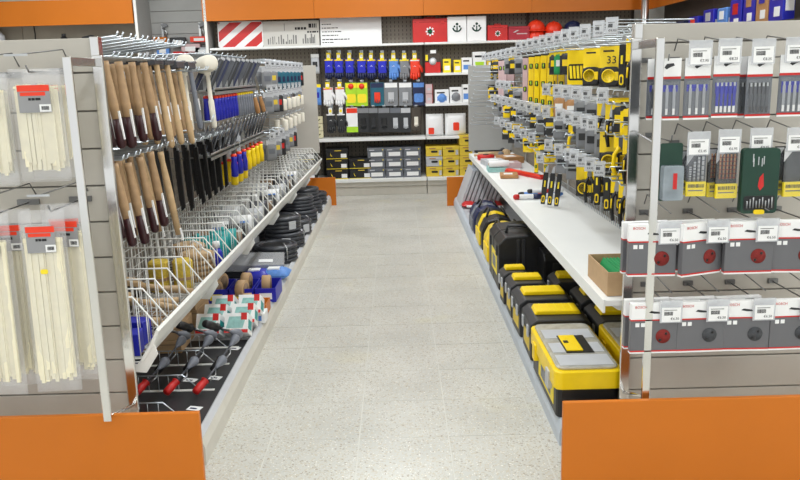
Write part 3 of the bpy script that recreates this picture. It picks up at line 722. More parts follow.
# blister packs and rollers towards the far end
def pouch(w, h, m, hm, film=True, accent=None, seed=0, d=.018):
    P = [('body', MB().pillow(w, h, d, m, 5, 6, seed).mesh('body')), ('header', MB().box(-w / 2, w / 2, -.004, .003, -.022, .018, hm).mesh('header'))]
    if accent: P.append(('print', MB().box(-w * .3, w * .3, -d * .56, -d * .42, -h * .62, -h * .34, accent).mesh('print')))
    return P
def roller():
    return [('sleeve', MB().lathe([(.014, -.10), (.026, -.098), (.028, -.09), (.028, -.01), (.026, -.002), (.014, 0)], RUBBERW, 14).mesh('sleeve')), ('wire_frame', MB().tube([(0, 0, -.02), (0, 0, .03), (.03, 0, .05)], .003, STEEL, 6).mesh('frame'))]
RO = roller()
for r_, (z, n) in enumerate(((1.30, 5), (1.12, 5))):
    for i in range(n):
        y = 7.0 + i * .32
        hook_set(y, z + .02, 'zinc peg hook of the %s paint roller row, %s from the screwdrivers' % (('upper', 'lower')[r_], nth(i)), LHOOK)
        for j, x in enumerate((-1.10, -1.17)):
            thing('paint_roller', 'white paint roller sleeve in the %s row, %s hook, %s rank' % (('upper', 'lower')[r_], nth(i), ('front', 'back')[j]), 'paint roller', RO, (x + .10, y, z), (0, 0, R(40)))
PK = [pouch(.10, .17, DTEAL, LGREY, accent=NAVY, seed=1), pouch(.09, .15, MGREY, LGREY, accent=GREYP, seed=2), pouch(.09, .16, CHAR, LGREY, accent=RED, seed=3), pouch(.10, .14, MGREY, LGREY, accent=PYELLOW, seed=4)]
pn = ('teal', 'silver', 'charcoal', 'grey and yellow')
cn = {}
for r_, z in enumerate((1.56, 1.36, .98)):
    for i in range(9):
        y = 6.35 + i * .27
        if r_ == 1 and i > 7: continue
        k = 0 if (r_ == 0 and 2 <= i <= 7) else (i * 2 + r_ * 3) % 3 + 1
        if r_ == 2 and i > 5: continue
        rn = ('top', 'middle', 'bottom')[r_]
        thing('peg_hook', 'tagged zinc hook of the %s blister row past the chisels, %s along' % (rn, nth(i)), 'hook', [('prong', HOOK), ('label_arm', ARM), ('price_tag', TAGS[i % 3][0], TAGS[i % 3][1], (.352, 0, .055), (0, 0, R(35)))], (XL + .09, y, z + .01))
        thing('blister_pack', '%s blister pack in the %s row past the chisels, %s along' % (pn[k], rn, nth(i)), 'blister pack', PK[k], (-1.03, y, z - .005), (0, 0, R(32)))
        thing('blister_pack', '%s blister pack behind the front one, %s row, %s along' % (pn[k], rn, nth(i)), 'blister pack', PK[k], (-1.11, y, z - .005), (0, 0, R(28)))

# ------------------------------------------------------------------ wire basket shelf
bs = ob('wire_basket_shelf', None, None, (0, 0, 0)); bs['label'] = 'long white wire basket shelf with sloping dividers below the wooden handles'; bs['category'] = 'basket shelf'; bs.location = (-.94, 2.84, 0); bs.rotation_euler = (0, 0, -.0105)
B0, B1 = 2.84, 8.95
def bob(name, me, p, loc=(0, 0, 0)):
    return ob(name, me, p, (loc[0] + .94, loc[1] - 2.84, loc[2]))
bob('front_lip', MB().plate([(-.935, .555), (-.945, .565), (-.975, .50), (-1.02, .435), (-1.03, .425), (-1.015, .42), (-.965, .49)], B0, B1, WHITE).mesh('front_lip', .001), bs)
g = MB()
for k in range(12): g.tube([(-1.02 - k * .038, B0, .43), (-1.02 - k * .038, B1, .43)], .002, WHITE, 5)
for k in range(int((B1 - B0) / .06)): g.box(-1.45, -1.01, B0 + k * .06, B0 + k * .06 + .003, .431, .434, WHITE)
bob('floor_grid', g.mesh('floor_grid'), bs)
g = MB()
for k in range(5): g.tube([(-1.448, B0, .46 + k * .055), (-1.448, B1, .46 + k * .055)], .002, WHITE, 5)
for k in range(int((B1 - B0) / .05)): g.box(-1.450, -1.447, B0 + k * .05, B0 + k * .05 + .003, .434, .685, WHITE)
bob('back_grid', g.mesh('back_grid'), bs)
dv = MB().tube([(-1.448, 0, .685), (-1.035, 0, .685), (-.945, 0, .563), (-.985, 0, .49), (-1.02, 0, .437), (-1.448, 0, .437)], .0042, WHITE, 6)
for k in range(13):
    x = -1.42 + k * .036; zt = .685 if x < -1.035 else .685 - (x + 1.035) / .09 * .122
    dv.tube([(x, 0, .437 if x < -1.02 else .437 + (x + 1.02) * 1.6), (x, 0, zt)], .0022, WHITE, 5)
DV = dv.mesh('divider')
yy = [2.87, 2.99, 3.14, 3.32, 3.54, 3.76] + [3.76 + .205 * k for k in range(1, 26)]
for y in yy:
    if y < B1: bob('divider', DV, bs, (0, y, 0))
for k in range(7):
    y = B0 + .01 + k * 1.0
    bob('bracket', MB().plate([(-1.45, .42), (-1.02, .42), (-.96, .50), (-.95, .46), (-1.0, .385), (-1.10, .395), (-1.45, .34)], y - .003, y + .003, WHITE).mesh('bracket'), bs)

# goods in the baskets
def blk(x0, x1, y0, y1, z0, z1, m, bev=.003): return MB().box(x0, x1, y0, y1, z0, z1, m).mesh('body', bev)
def brush(hm, bm, ln=.30):
    return [('handle', MB().lathe([(.010, 0), (.016, .02), (.013, .10), (.016, ln)], hm, 10, RY(PI / 2) @ TR(0, 0, 0)).mesh('handle')), ('bristles', MB().box(-.16, .02, -.035, .035, -.045, -.002, bm).mesh('bristles', .008)), ('block', MB().cbox(-.17, .03, -.038, .038, 0, .025, hm, .012).mesh('block', .003))]
def ropecoil(r, h, m, turns=5, tr=None):
    a = MB(); tr = tr or h / turns / 2
    for k in range(turns):
        z = tr + k * tr * 2 * .95
        for rr in (r, r - tr * 1.8):
            a.tube([(rr * math.cos(2 * PI * q / 18), rr * math.sin(2 * PI * q / 18), z) for q in range(18)], tr, m, 6, True)
    return a
BZ = .436
thing('packed_brush', 'blue pack with white label in the nearest wire basket', 'pack', [('pack', blk(-.09, .09, -.045, .045, 0, .09, BLUE)), ('label', blk(-.05, .05, -.047, -.0455, .01, .05, PAPER, 0)), ('top_label', blk(-.06, .04, -.03, .03, .0905, .0915, PAPER, 0))], (-1.13, 2.93, BZ), (0, 0, R(6)))
thing('packed_brush', 'blue pack leaning in the second wire basket from the near post', 'pack', [('pack', blk(-.09, .09, -.04, .04, 0, .10, BLUE)), ('label', blk(-.05, .05, -.042, -.0405, .02, .06, PAPER, 0))], (-1.14, 3.065, BZ), (0, 0, R(-8)))
for i, (x, y, z, a, hm, bm, tg) in enumerate(((-1.29, 3.22, .50, 4, LWOOD, DARKBRISTLE, 'third'), (-1.28, 3.43, .52, -4, LWOOD, DARKBRISTLE, 'fourth'), (-1.30, 3.64, .53, 5, LWOOD, DARKBRISTLE, 'fifth'))):
    thing('hand_brush', 'dark bristled hand brush with pale wooden handle in the %s wire basket' % tg, 'brush', brush(hm, bm), (x, y, z), (0, R(10), R(a)))
    thing('hand_brush', 'dark bristled hand brush lying underneath in the %s wire basket' % tg, 'brush', brush(hm, bm, .24), (x + .0, y + .03, z - .028), (0, 0, R(-a)))
for i, (x, y, tg) in enumerate(((-1.24, 3.86, 'sixth'), (-1.12, 3.87, 'sixth'))):
    thing('straw_brush', 'yellow straw brush in the sixth wire basket, %s' % ('at the back', 'at the front')[i], 'brush', [('bristles', MB().cbox(-.05, .05, -.05, .05, 0, .16, STRAW, .03).mesh('bristles', .01)), ('binding', MB().cbox(-.052, .052, -.052, .052, .06, .075, WOOD, .03).mesh('binding'))], (x, y, BZ), (0, 0, R(20 * i)))
for i, (x, y) in enumerate(((-1.10, 4.08), (-1.20, 4.29))):
    thing('rope_coil', 'tan sisal rope coil %s' % ('with white tie in the seventh wire basket', 'behind the tied one in the eighth basket')[i], 'rope', [('coil', ropecoil(.085, .16, ROPE, 5).mesh('coil')), ('core', MB().lathe([(.082, 0), (.082, .153), (.07, .16)], LWOOD, 18).mesh('core')), ('tie', MB().tube([(.02, -.03, .16), (.05, -.07, .19), (.09, -.06, .16), (.105, -.03, .08)], .006, PAPER, 6).mesh('tie'))], (x, y, BZ), s=.97)
thing('spray_bottle', 'blue bottle with white cap in the eighth wire basket', 'bottle', [('bottle', MB().lathe([(.035, 0), (.038, .01), (.038, .11), (.02, .14)], BLUE, 14).mesh('bottle')), ('cap', MB().lathe([(.024, .14), (.024, .175), (.02, .18)], PAPER, 14).mesh('cap'))], (-1.04, 4.28, BZ), (0, 0, 0), s=.9)
for i, (x, y) in enumerate(((-1.10, 4.47), (-1.20, 4.50), (-1.09, 4.68))):
    thing('net_bag', 'teal mesh bag, %s' % ('front one in the ninth basket', 'rear one in the ninth basket', 'lone one in the tenth basket')[i], 'bag', [('bag', MB().pillow(.17, .15, .13, TEAL, 7, 7, 60 + i, None, .9).mesh('bag')), ('knot', MB().lathe([(.012, 0), (.02, .012), (.008, .03)], TEAL, 8, TR(0, 0, -.012)).mesh('knot'))], (x, y, BZ + .15), (0, 0, R(15 * i)))
cols = [(DCARDB, 'brown'), (CHAR, 'charcoal'), (PAPER, 'white'), (MGREY, 'grey'), (LGREY, 'light grey'), (DKSTEEL, 'dark')]
bi = 0
for k in range(15):
    y = 4.88 + k * .205 + .1 - .1
    m, cname = cols[k % 6]
    for j, x in enumerate((-1.09, -1.26)):
        if (k * 7 + j * 3) % 5 == 0 and j: continue
        thing('packed_goods', '%s pack lying %s in the %s wire basket from the near post' % (cname, ('at the front', 'at the back')[j], nth(10 + k)), 'pack', [('film_bag', MB().pillow(.15, .09 + .02 * ((k + j) % 3), .11, m, 6, 6, 80 + k * 2 + j, None, .9).mesh('bag')), ('label', MB().box(-.03, .03, -.058, -.050, -.07, -.04, PAPER if m is not PAPER else LBLUE).mesh('label'))], (x, y, BZ + .09 + .02 * ((k + j) % 3)), (R(-10), 0, R(20 - 15 * j)))

# ------------------------------------------------------------------ goods on the base deck below the baskets
DZ = .116
def knobtool(gm):
    return [('knob', MB().lathe([(.006, -.02), (.010, 0), (.024, .05), (.027, .075), (.020, .097), (.006, .105)], GGREY, 14).mesh('knob')), ('rod', MB().tube([(0, 0, -.02), (0, 0, -.16)], .006, DKSTEEL, 8).mesh('rod')),
            ('grip', MB().lathe([(.010, -.285), (.020, -.28), (.022, -.22), (.018, -.165), (.024, -.16), (.012, -.15)], gm, 12).mesh('grip')), ('bracket', MB().box(-.03, .03, -.006, .006, -.155, -.145, DKSTEEL).mesh('bracket')), ('frame_bar', MB().tube([(.028, 0, -.15), (.034, 0, -.09), (.006, 0, -.03)], .004, STEEL, 6).mesh('frame_bar'))]
KR, KB = knobtool(RED), knobtool(BLACK)
for i, x in enumerate((-1.12, -.985, -.855)):
    thing('hand_drill', 'hand tool with grey pear knob and red grip, %s from the aisle edge' % nth(2 - i), 'hand tool', KR, (x, 3.36, DZ + .09), (R(-70), 0, R(-24)), s=(.86, .86, .62))
for i, x in enumerate((-1.11, -.975, -.845)):
    thing('hand_drill', 'hand tool with grey pear knob and black grip, %s from the aisle edge' % nth(2 - i), 'hand tool', KB, (x, 3.62, DZ + .10), (R(-66), 0, R(-22)), s=(.86, .86, .62))
    thing('hand_drill', 'hand tool with grey knob and black grip further back, %s from the aisle edge' % nth(2 - i), 'hand tool', KB, (x - .01, 3.70, DZ + .14), (R(-118), 0, R(-24)), s=(.95, .95, .8))
for i, (y, tg) in enumerate(((3.0, 'nearest the plinth'), (3.30, 'behind the red grips'), (3.62, 'behind the black grips'), (3.86, 'before the white boxes'))):
    fm = MB().tube([(-1.40, 0, 0), (-1.40, 0, .075), (-1.0, 0, .075), (-.92, 0, 0)], .003, ZINC, 6)
    for q in range(9): fm.tube([(-1.38 + q * .045, 0, 0), (-1.38 + q * .045, 0, .075)], .0018, ZINC, 5)
    thing('wire_divider', 'low zinc wire divider on the base deck, ' + tg, 'divider', [('frame', fm.mesh('frame')), ('foot_strip', MB().box(-1.42, -.86, -.008, .008, -.001, .003, WHITE).mesh('strip'))], (0, y, DZ + .001))
for i, (x, y) in enumerate(((-.90, 3.10), (-.905, 3.02), (-.89, 3.44), (-1.0, 3.42), (-.88, 3.84))):
    thing('shelf_ticket', 'small white price ticket on the base deck, %s from the plinth' % nth(i), 'ticket', [('ticket', MB().box(-.03, .03, -.02, .02, 0, .002, PAPER).mesh('ticket')), ('print', MB().box(-.02, .012, -.008, .004, .002, .0025, NAVY).mesh('print'))], (x, y, DZ + .001), (0, 0, R(-15)))
def whitebox():
    w, d, h = .125, .125, .085
    b = MB().box(-w / 2, w / 2, -d / 2, d / 2, 0, h, PAPER).mesh('carton', .001)
    P = [('carton', b), ('red_edge', MB().box(-w / 2 - .0005, w / 2 + .0005, -d / 2 - .001, -d / 2, 0, .014, RED).mesh('edge')), ('teal_print', MB().plate([(-w * .42, .02), (w * .28, .02), (w * .42, .07), (-w * .3, .07)], -d / 2 - .0008, -d / 2, PALETEAL).mesh('print')),
         ('top_print', MB().box(-w * .38, w * .2, -d * .3, d * .42, h, h + .0006, PALETEAL).mesh('top')), ('red_flash', MB().box(w * .2, w * .45, -d / 2 - .001, -d / 2, h - .03, h, RED).mesh('flash')), ('red_corner', MB().prism([(w * .1, -d * .5), (w * .5, -d * .5), (w * .5, -d * .2)], h, h + .0008, RED).mesh('corner')), ('red_side', MB().box(w / 2, w / 2 + .0008, -d * .4, d * .3, .02, .06, TEAL).mesh('side'))]
    return P
WBX = whitebox()
for i, y in enumerate((3.92, 4.06, 4.20)):
    for j, x in enumerate((-1.04, -.89)):
        thing('carton', 'white carton with red and teal print, %s row from hand tools, %s column' % (nth(i), ('rear', 'aisle side')[j]), 'carton', WBX, (x + .03 - .01 * (2 - i), y + .035, DZ + .036 + .010 * i), (R(-30), 0, R(random.uniform(-3, 3))), s=(1, 1, 1.25))
for i in range(3):
    thing('cardboard_box', 'flat brown cardboard box in the pile behind the black grips, %s from the bottom' % nth(i), 'box', [('carton', blk(-.11, .11, -.13, .13, 0, .068, CARDB, .002)), ('lid_seam', blk(-.112, .112, -.131, -.1302, .045, .049, DCARDB, 0))], (-1.25, 3.92 + .0 * i, DZ + .001 + i * .07), (0, 0, R(3 * i)))
for i in range(3):
    thing('cardboard_box', 'flat brown cardboard box beside the white cartons, %s from the bottom' % nth(i), 'box', [('carton', blk(-.11, .11, -.12, .12, 0, .06, CARDB, .002)), ('lid_seam', blk(-.112, .112, -.121, -.1202, .04, .044, DCARDB, 0))], (-1.245, 4.26, DZ + .001 + i * .062), (0, 0, R(-2 * i)))
def tape_roll(): return [('tape', MB().lathe([(.05, -.024), (.052, -.022), (.052, .022), (.05, .024)], TAN, 20, RX(PI / 2) ).mesh('tape')), ('core', MB().lathe([(.036, -.0245), (.036, .0245)], DCARDB, 16, RX(PI / 2)).mesh('core'))]
TP = tape_roll()
def tray(w, d, h, m):
    a = MB().box(-w / 2, w / 2, -d / 2, d / 2, 0, .006, m).box(-w / 2, w / 2, -d / 2, -d / 2 + .006, .006, h, m).box(-w / 2, w / 2, d / 2 - .006, d / 2, .006, h, m).box(-w / 2, -w / 2 + .006, -d / 2 + .006, d / 2 - .006, .006, h, m).box(w / 2 - .006, w / 2, -d / 2 + .006, d / 2 - .006, .006, h, m)
    return a.mesh('tray', .001)
thing('display_tray', 'orange cardboard tray of tape rolls at the aisle edge', 'tray', [('tray', tray(.20, .16, .07, ORANGE)), ('liner', blk(-.09, .09, -.07, .07, .0065, .012, PAPER, 0))], (-.90, 4.46, DZ + .001))
thing('carton', 'white carton with blue print at the aisle edge before the orange tray', 'carton', [('carton', blk(-.06, .06, -.05, .05, 0, .06, PAPER, .002)), ('print', blk(-.04, .04, -.051, -.0502, .015, .045, LBLUE, 0))], (-.845, 4.30, DZ + .001))
for i, x in enumerate((-1.16, -1.0)): thing('display_tray', 'blue cardboard tray with tape rolls, %s' % ('deeper one', 'one beside the aisle')[i], 'tray', [('tray', tray(.15, .26, .09, BLUE)), ('label', blk(-.04, .04, -.1315, -.1302, .02, .06, LYELLOW, 0))], (x, 4.80, DZ + .001))
thing('display_tray', 'blue cardboard tray standing at the aisle edge behind the orange one', 'tray', [('tray', tray(.13, .26, .09, BLUE)), ('label', blk(-.04, .04, -.1315, -.1302, .02, .06, PAPER, 0))], (-.85, 4.80, DZ + .001))
for i, (x, y, z) in enumerate(((-1.18, 4.72, .085), (-1.17, 4.86, .095), (-1.0, 4.70, .085), (-1.0, 4.85, .095), (-.86, 4.79, .09), (-.92, 4.46, .066))):
    thing('tape_roll', 'brown packing tape roll standing in the %s' % ('deeper blue tray, front', 'deeper blue tray, rear', 'middle blue tray, front', 'middle blue tray, rear', 'blue tray at the aisle edge', 'orange tray')[i], 'tape', TP, (x, y, DZ + z), (0, 0, R(60 + 8 * i)), s=1.08)
for i in range(2): thing('blue_pack', 'blue and white plastic pack lying past the tape rolls, %s' % ('deeper one', 'one at the aisle edge')[i], 'pack', [('pack', MB().pillow(.2, .16, .08, (BLUE, LBLUE)[i], 6, 6, 30 + i, RX(PI / 2)).mesh('pack')), ('label', MB().box(-.05, .03, .04, .10, .033, .044, PAPER).mesh('label'))], ((-1.0, -.87)[i], 5.12 + .03 * i, DZ + .045))
thing('flat_pack', 'large flat grey pack lying before the black coils', 'pack', [('pack', blk(-.20, .20, -.16, .16, 0, .05, MGREY, .004)), ('film', MB().box(-.202, .202, -.162, .162, -.0005, .052, FILM).mesh('film', .005)), ('label', blk(.02, .12, -.1, -.03, .0525, .053, PAPER, 0))], (-1.04, 5.42, DZ + .06), (R(3), R(3), R(8)))
thing('flat_pack', 'grey flat pack lying underneath the large one', 'pack', [('pack', blk(-.20, .20, -.16, .16, 0, .05, CHAR, .004)), ('label', blk(.02, .12, -.163, -.1605, .01, .04, PAPER, 0))], (-1.06, 5.44, DZ + .002), (0, 0, R(2)))
def coil():
    return [('coil', ropecoil(.150, .15, COILB, 4, .0175).mesh('coil')), ('inner_coil', MB().lathe([(.09, .01), (.12, .0), (.12, .128), (.09, .12)], BLACK, 18).mesh('inner')),
            ('tie', MB().tube([(.10, 0, -.001), (.165, 0, .03), (.166, 0, .12), (.12, 0, .152)], .006, STEEL, 6, False, RZ(-.9)).mesh('tie')), ('label', MB().box(-.035, .035, -.005, 0, .03, .10, LGREY, RZ(-.5) @ TR(0, -.163, 0)).mesh('label'))]
CO = coil()
ci = 0
for i, y in enumerate((5.80, 6.30, 6.82, 7.35, 7.88, 8.42)):
    for j, x in enumerate((-.953, -1.287)):
        thing('hose_coil', 'black ribbed hose coil, %s from the flat grey pack, %s' % (nth(i), ('aisle side', 'against the panel')[j]), 'coil', CO, (x, y + .06 * j, DZ + .001), (0, 0, R(40 * i + 25 * j)))
        if i in (1, 3, 4): thing('hose_coil', 'upper black hose coil lying on the %s one, %s' % (nth(i), ('aisle side', 'against the panel')[j]), 'coil', CO, (x - .02, y + .06 * j, DZ + .137), (0, 0, R(70 * i + 125 * j)), s=.94)

# ------------------------------------------------------------------ goods on the gondola with yellow tools
XR = 1.286
def rhook(y, z, label, tag=True, k=0, mesh=None):
    parts = [('prong', mesh or HOOK)]
    if tag: parts += [('label_arm', ARM), ('price_tag', TAGS[k % 3][0], TAGS[k % 3][1], (.352, 0, .066), (0, 0, R(90 + 62)))]
    else: parts += [('label_arm', ARM)]
    return thing('peg_hook', label, 'hook', parts, (XR, y, z), (0, 0, PI))
def tape_card(txt):
    P = [('card', MB().box(-.055, .055, 0, .003, -.19, 0, YELLOW).mesh('card')), ('black_field', MB().box(-.055, .055, -.0004, 0, -.19, -.10, BLACK).mesh('field')), ('case', MB().cbox(-.045, .045, -.045, -.0005, -.185, -.095, BLACK, .025, None, 'y').mesh('case', .003), [('ring', MB().lathe([(.032, 0), (.032, .004), (.027, .004), (.027, 0)], YELLOW, 18, TR(-.006, -.045, -.138) @ RX(PI / 2)).mesh('ring')), ('grip', MB().box(.022, .040, -.048, -.04, -.16, -.12, YELLOW).mesh('grip', .002))])]
    if txt: P.append(('lettering', shifted(text(txt, .05, INK, 'CENTER'), 0, -.0008, -.080)))
    P.append(('small_print', MB().box(-.04, .01, -.0008, 0, -.026, -.018, INK).mesh('print')))
    return P
def knife_card():
    P = [('card', MB().box(-.065, .065, 0, .003, -.19, 0, YELLOW).mesh('card')), ('black_field', MB().cbox(-.058, .058, -.0015, -.0002, -.165, -.075, BLACK, .01, None, 'y').mesh('field'))]
    for i in range(5): P.append(('blade', MB().plate([(-.050 + i * .022, -.085), (-.036 + i * .022, -.085), (-.030 + i * .022, -.155), (-.044 + i * .022, -.155)], -.006, -.0016, YELLOW if i % 2 else LYELLOW).mesh('blade')))
    return P
def plier(hm=BLACK):
    P = [('jaw', MB().plate([(-.014, -.055), (-.004, 0), (.004, 0), (.014, -.055), (.008, -.075), (-.008, -.075)], -.005, .005, STEEL).mesh('jaw', .001))]
    for q in (-1, 1): P.append(('handle', MB().tube([(q * .004, 0, -.065), (q * .022, 0, -.10), (q * .024, 0, -.15), (q * .016, 0, -.205)], [.007, .0095, .0105, .008], hm, 8).mesh('handle'))); P.append(('inlay', MB().tube([(q * .022, -.008, -.10), (q * .024, -.008, -.145)], .004, YELLOW, 6).mesh('inlay')))
    P.append(('card', MB().box(-.035, .035, .006, .008, -.075, .02, YELLOW).mesh('card')))
    return P
def snips():
    P = [('blade', MB().plate([(-.012, 0), (.008, 0), (.012, -.06), (-.010, -.06)], -.003, .003, DKSTEEL).mesh('blade'))]
    for q in (-1, 1): P.append(('handle', MB().tube([(q * .006, 0, -.055), (q * .030, 0, -.09), (q * .036, 0, -.15), (q * .022, 0, -.185)], .010, YELLOW if q < 0 else BLACK, 8).mesh('handle')))
    P.append(('card', MB().box(-.04, .04, .008, .010, -.06, .01, YELLOW).mesh('card')))
    return P
def knife(ln=.19):
    return [('handle', MB().plate([(-.015, 0), (.015, 0), (.018, -ln * .5), (.015, -ln), (-.012, -ln), (-.017, -ln * .5)], -.008, .008, BLACK).mesh('handle', .002)), ('inlay', MB().cbox(-.010, .010, -.010, -.008, -ln + .012, -ln + .06, YELLOW, .009, None, 'y').mesh('inlay'), [('eye', MB().cbox(-.005, .005, -.0112, -.010, -ln + .02, -ln + .05, BLACK, .004, None, 'y').mesh('eye'))]), ('slider', MB().box(-.005, .005, -.012, -.008, -ln * .45, -ln * .25, LYELLOW).mesh('slider', .001)), ('blade', MB().plate([(-.010, .0), (.010, .0), (.010, .05), (-.004, .035)], -.0015, .0015, STEEL).mesh('blade'))]
def level(ln=.42, m=YELLOW):
    P = [('beam', MB().box(-.022, .022, -.012, .012, -ln, 0, m).mesh('beam', .002))]
    for z in (-.08, -ln / 2, -ln + .08): P.append(('vial_window', MB().cbox(-.014, .014, -.0135, -.0118, z - .02, z + .02, BLACK, .006, None, 'y').mesh('window'), [('vial', MB().tube([(0, -.0145, z - .014), (0, -.0145, z + .014)], .005, LGREEN, 8).mesh('vial'))]))
    for z in (-.004, -ln): P.append(('end_cap', MB().box(-.023, .023, -.013, .013, z - .004, z + .006, BLACK).mesh('cap')))
    return P
def small_pack(body, hd, ac, seed): return pouch(.085, .135, body, hd, accent=ac, seed=seed, d=.022)
RK = {'tape33': tape_card('33'), 'tape': tape_card(None), 'kcard': knife_card(), 'plier': plier(), 'snips': snips(), 'knife': knife(), 'level': level(), 'pinklevel': level(.50, PINK),
      'blackpack': small_pack(CHAR, YELLOW, YELLOW, 11), 'yellowpack': small_pack(YELLOW, BLACK, BLACK, 12), 'greypack': small_pack(MGREY, LGREY, CHAR, 13), 'greenpack': small_pack(GREEN, LYELLOW, PAPER, 14), 'woodpack': small_pack(BEECH, LGREY, PAPER, 15)}
RN = {'tape33': ('tape_measure', 'black tape measure on yellow card marked thirty-three', 'tape measure'), 'tape': ('tape_measure', 'black tape measure on plain yellow card', 'tape measure'), 'kcard': ('blade_set', 'yellow card with five slanting blades on black', 'blade set'), 'plier': ('pliers', 'black handled pliers with yellow inlay', 'pliers'),
      'snips': ('snips', 'yellow and black handled snips', 'snips'), 'knife': ('utility_knife', 'black utility knife with yellow eye', 'knife'), 'level': ('spirit_level', 'upright yellow spirit level', 'spirit level'), 'pinklevel': ('straight_edge', 'tall dusty pink straight edge', 'straight edge'),
      'blackpack': ('blister_pack', 'black pack with yellow header', 'blister pack'), 'yellowpack': ('blister_pack', 'yellow pack with black header', 'blister pack'), 'greypack': ('blister_pack', 'grey pack with dark print', 'blister pack'), 'greenpack': ('blister_pack', 'green pack with yellow header', 'blister pack'), 'woodpack': ('blister_pack', 'brown pack with grey header', 'blister pack')}
rows = [
    (1.60, 'top', [(3.24, 'snips', 0), (3.40, 'plier', 0), (3.56, 'knife', 0), (3.78, 'tape33', 0), (4.12, 'tape', 0), (4.48, 'kcard', 0), (4.72, 'blackpack', 0), (4.90, 'greenpack', 0), (5.06, 'blackpack', 0), (5.25, 'level', 0), (5.49, 'level', 0), (5.74, 'level', 0), (6.0, 'level', 0), (6.27, 'pinklevel', 1), (6.55, 'greypack', 1), (6.85, 'blackpack', 1), (7.15, 'greypack', 1), (7.45, 'pinklevel', 1), (7.75, 'pinklevel', 1), (8.05, 'blackpack', 1), (8.35, 'knife', 1)]),
    (1.335, 'second', [(3.26, 'blackpack', 0), (3.42, 'yellowpack', 0), (3.56, 'blackpack', 1), (3.70, 'plier', 0), (3.86, 'plier', 1), (4.08, 'greypack', 1), (4.32, 'greypack', 1), (4.56, 'woodpack', 1), (4.90, 'woodpack', 1), (6.6, 'greypack', 1), (6.9, 'blackpack', 1), (7.2, 'greypack', 1), (8.1, 'knife', 0), (8.4, 'yellowpack', 0)]),
    (1.20, 'third', [(3.26, 'snips', 0), (3.40, 'plier', 0), (3.54, 'snips', 0), (3.74, 'tape', 1), (3.86, 'greypack', 1), (4.06, 'greypack', 1), (4.26, 'greypack', 1), (4.48, 'snips', 1), (4.9, 'greypack', 1), (5.2, 'blackpack', 1), (5.5, 'greypack', 1), (5.8, 'blackpack', 1), (6.1, 'greypack', 1), (6.45, 'greypack', 1), (6.8, 'blackpack', 1), (7.2, 'yellowpack', 1), (7.6, 'greypack', 1)]),
    (1.0, 'fourth', [(3.30, 'snips', 0), (3.44, 'plier', 0), (3.58, 'plier', 1), (3.76, 'knife', 1), (3.94, 'knife', 1), (4.1, 'plier', 1), (4.22, 'tape', 1), (4.5, 'greypack', 1), (4.8, 'greypack', 1), (5.4, 'yellowpack', 1), (5.75, 'level', 1), (6.1, 'yellowpack', 1), (6.5, 'greypack', 1), (6.9, 'blackpack', 1), (7.3, 'blackpack', 1)])]
for z, rn, lst in rows:
    for i, (y, kd, tg) in enumerate(lst):
        nm, lb, cat = RN[kd]
        rhook(y, z, 'zinc hook in the %s row of the yellow tool wall, %s along' % (rn, nth(i)), bool(tg), i)
        sc = {'level': .95}.get(kd, 1.0)
        if rn == 'fourth' and kd == 'level': sc = .6
        for j, x in enumerate((1.03, 1.10) if kd in ('level', 'pinklevel', 'tape', 'tape33', 'kcard') else (1.02, 1.08, 1.14)):
            if j == 2 and (i + j) % 2: continue
            thing(nm, '%s, %s row, %s hook, %s' % (lb, rn, nth(i), ('at its tip', 'behind the tip', 'deepest')[j]), cat, RK[kd], (x, y - .004 * j, z - .002), (R(random.uniform(-2, 2)), 0, R(-24 - 8 * (i % 3) + 5 * j)), s=sc)
# tagged hooks along the top edge of the tool wall
for i, y in enumerate((3.44, 3.66, 3.92, 4.16, 4.36, 4.57, 4.80, 5.02, 5.25, 5.49, 5.74, 6.0)):
    rhook(y, 1.632, 'tagged zinc hook along the top edge of the tool wall, %s from the near end' % nth(i), True, i)
for i in range(3):
    thing('peg_hook', 'bare zinc peg hook at the top near end of the tool wall, %s along' % nth(i), 'hook', [('prong', HOOK)], (XR, 3.12 + .1 * i, 1.63), (0, 0, PI))
# bare hooks in the gap of the middle rows
k = 0
for z in (1.13, 1.07, .94):
    for y in (4.35, 4.65, 4.95, 5.3, 5.65, 6.0, 6.35, 7.0, 7.7, 8.2):
        thing('peg_hook', 'bare zinc hook among the middle rows of the yellow tool wall, %s counted' % nth(k), 'hook', [('prong', HOOK), ('label_arm', ARM)], (XR, y + .04 * (k % 3), z), (0, 0, PI)); k += 1
for i in range(14):
    thing('peg_hook', 'long bare zinc hook before the far grey panel, %s counted from the top' % nth(i), 'hook', [('prong', LLHOOK)], (XR, 7.75 + .16 * (i % 5), 1.53 - .045 * i), (0, 0, PI))
# knives hanging down to the shelf
for i, (x, y) in enumerate(((.985, 5.13), (1.02, 5.08), (1.055, 5.03))):
    thing('utility_knife', 'black utility knife with yellow eye hanging low above the shelf, %s from glue tubes' % nth(i), 'knife', knife(.21), (x, y, .828), (0, R(6), R(-15)), s=1.02)
rhook(5.08, .89, 'zinc peg hook carrying the three low black knives', True, 1)

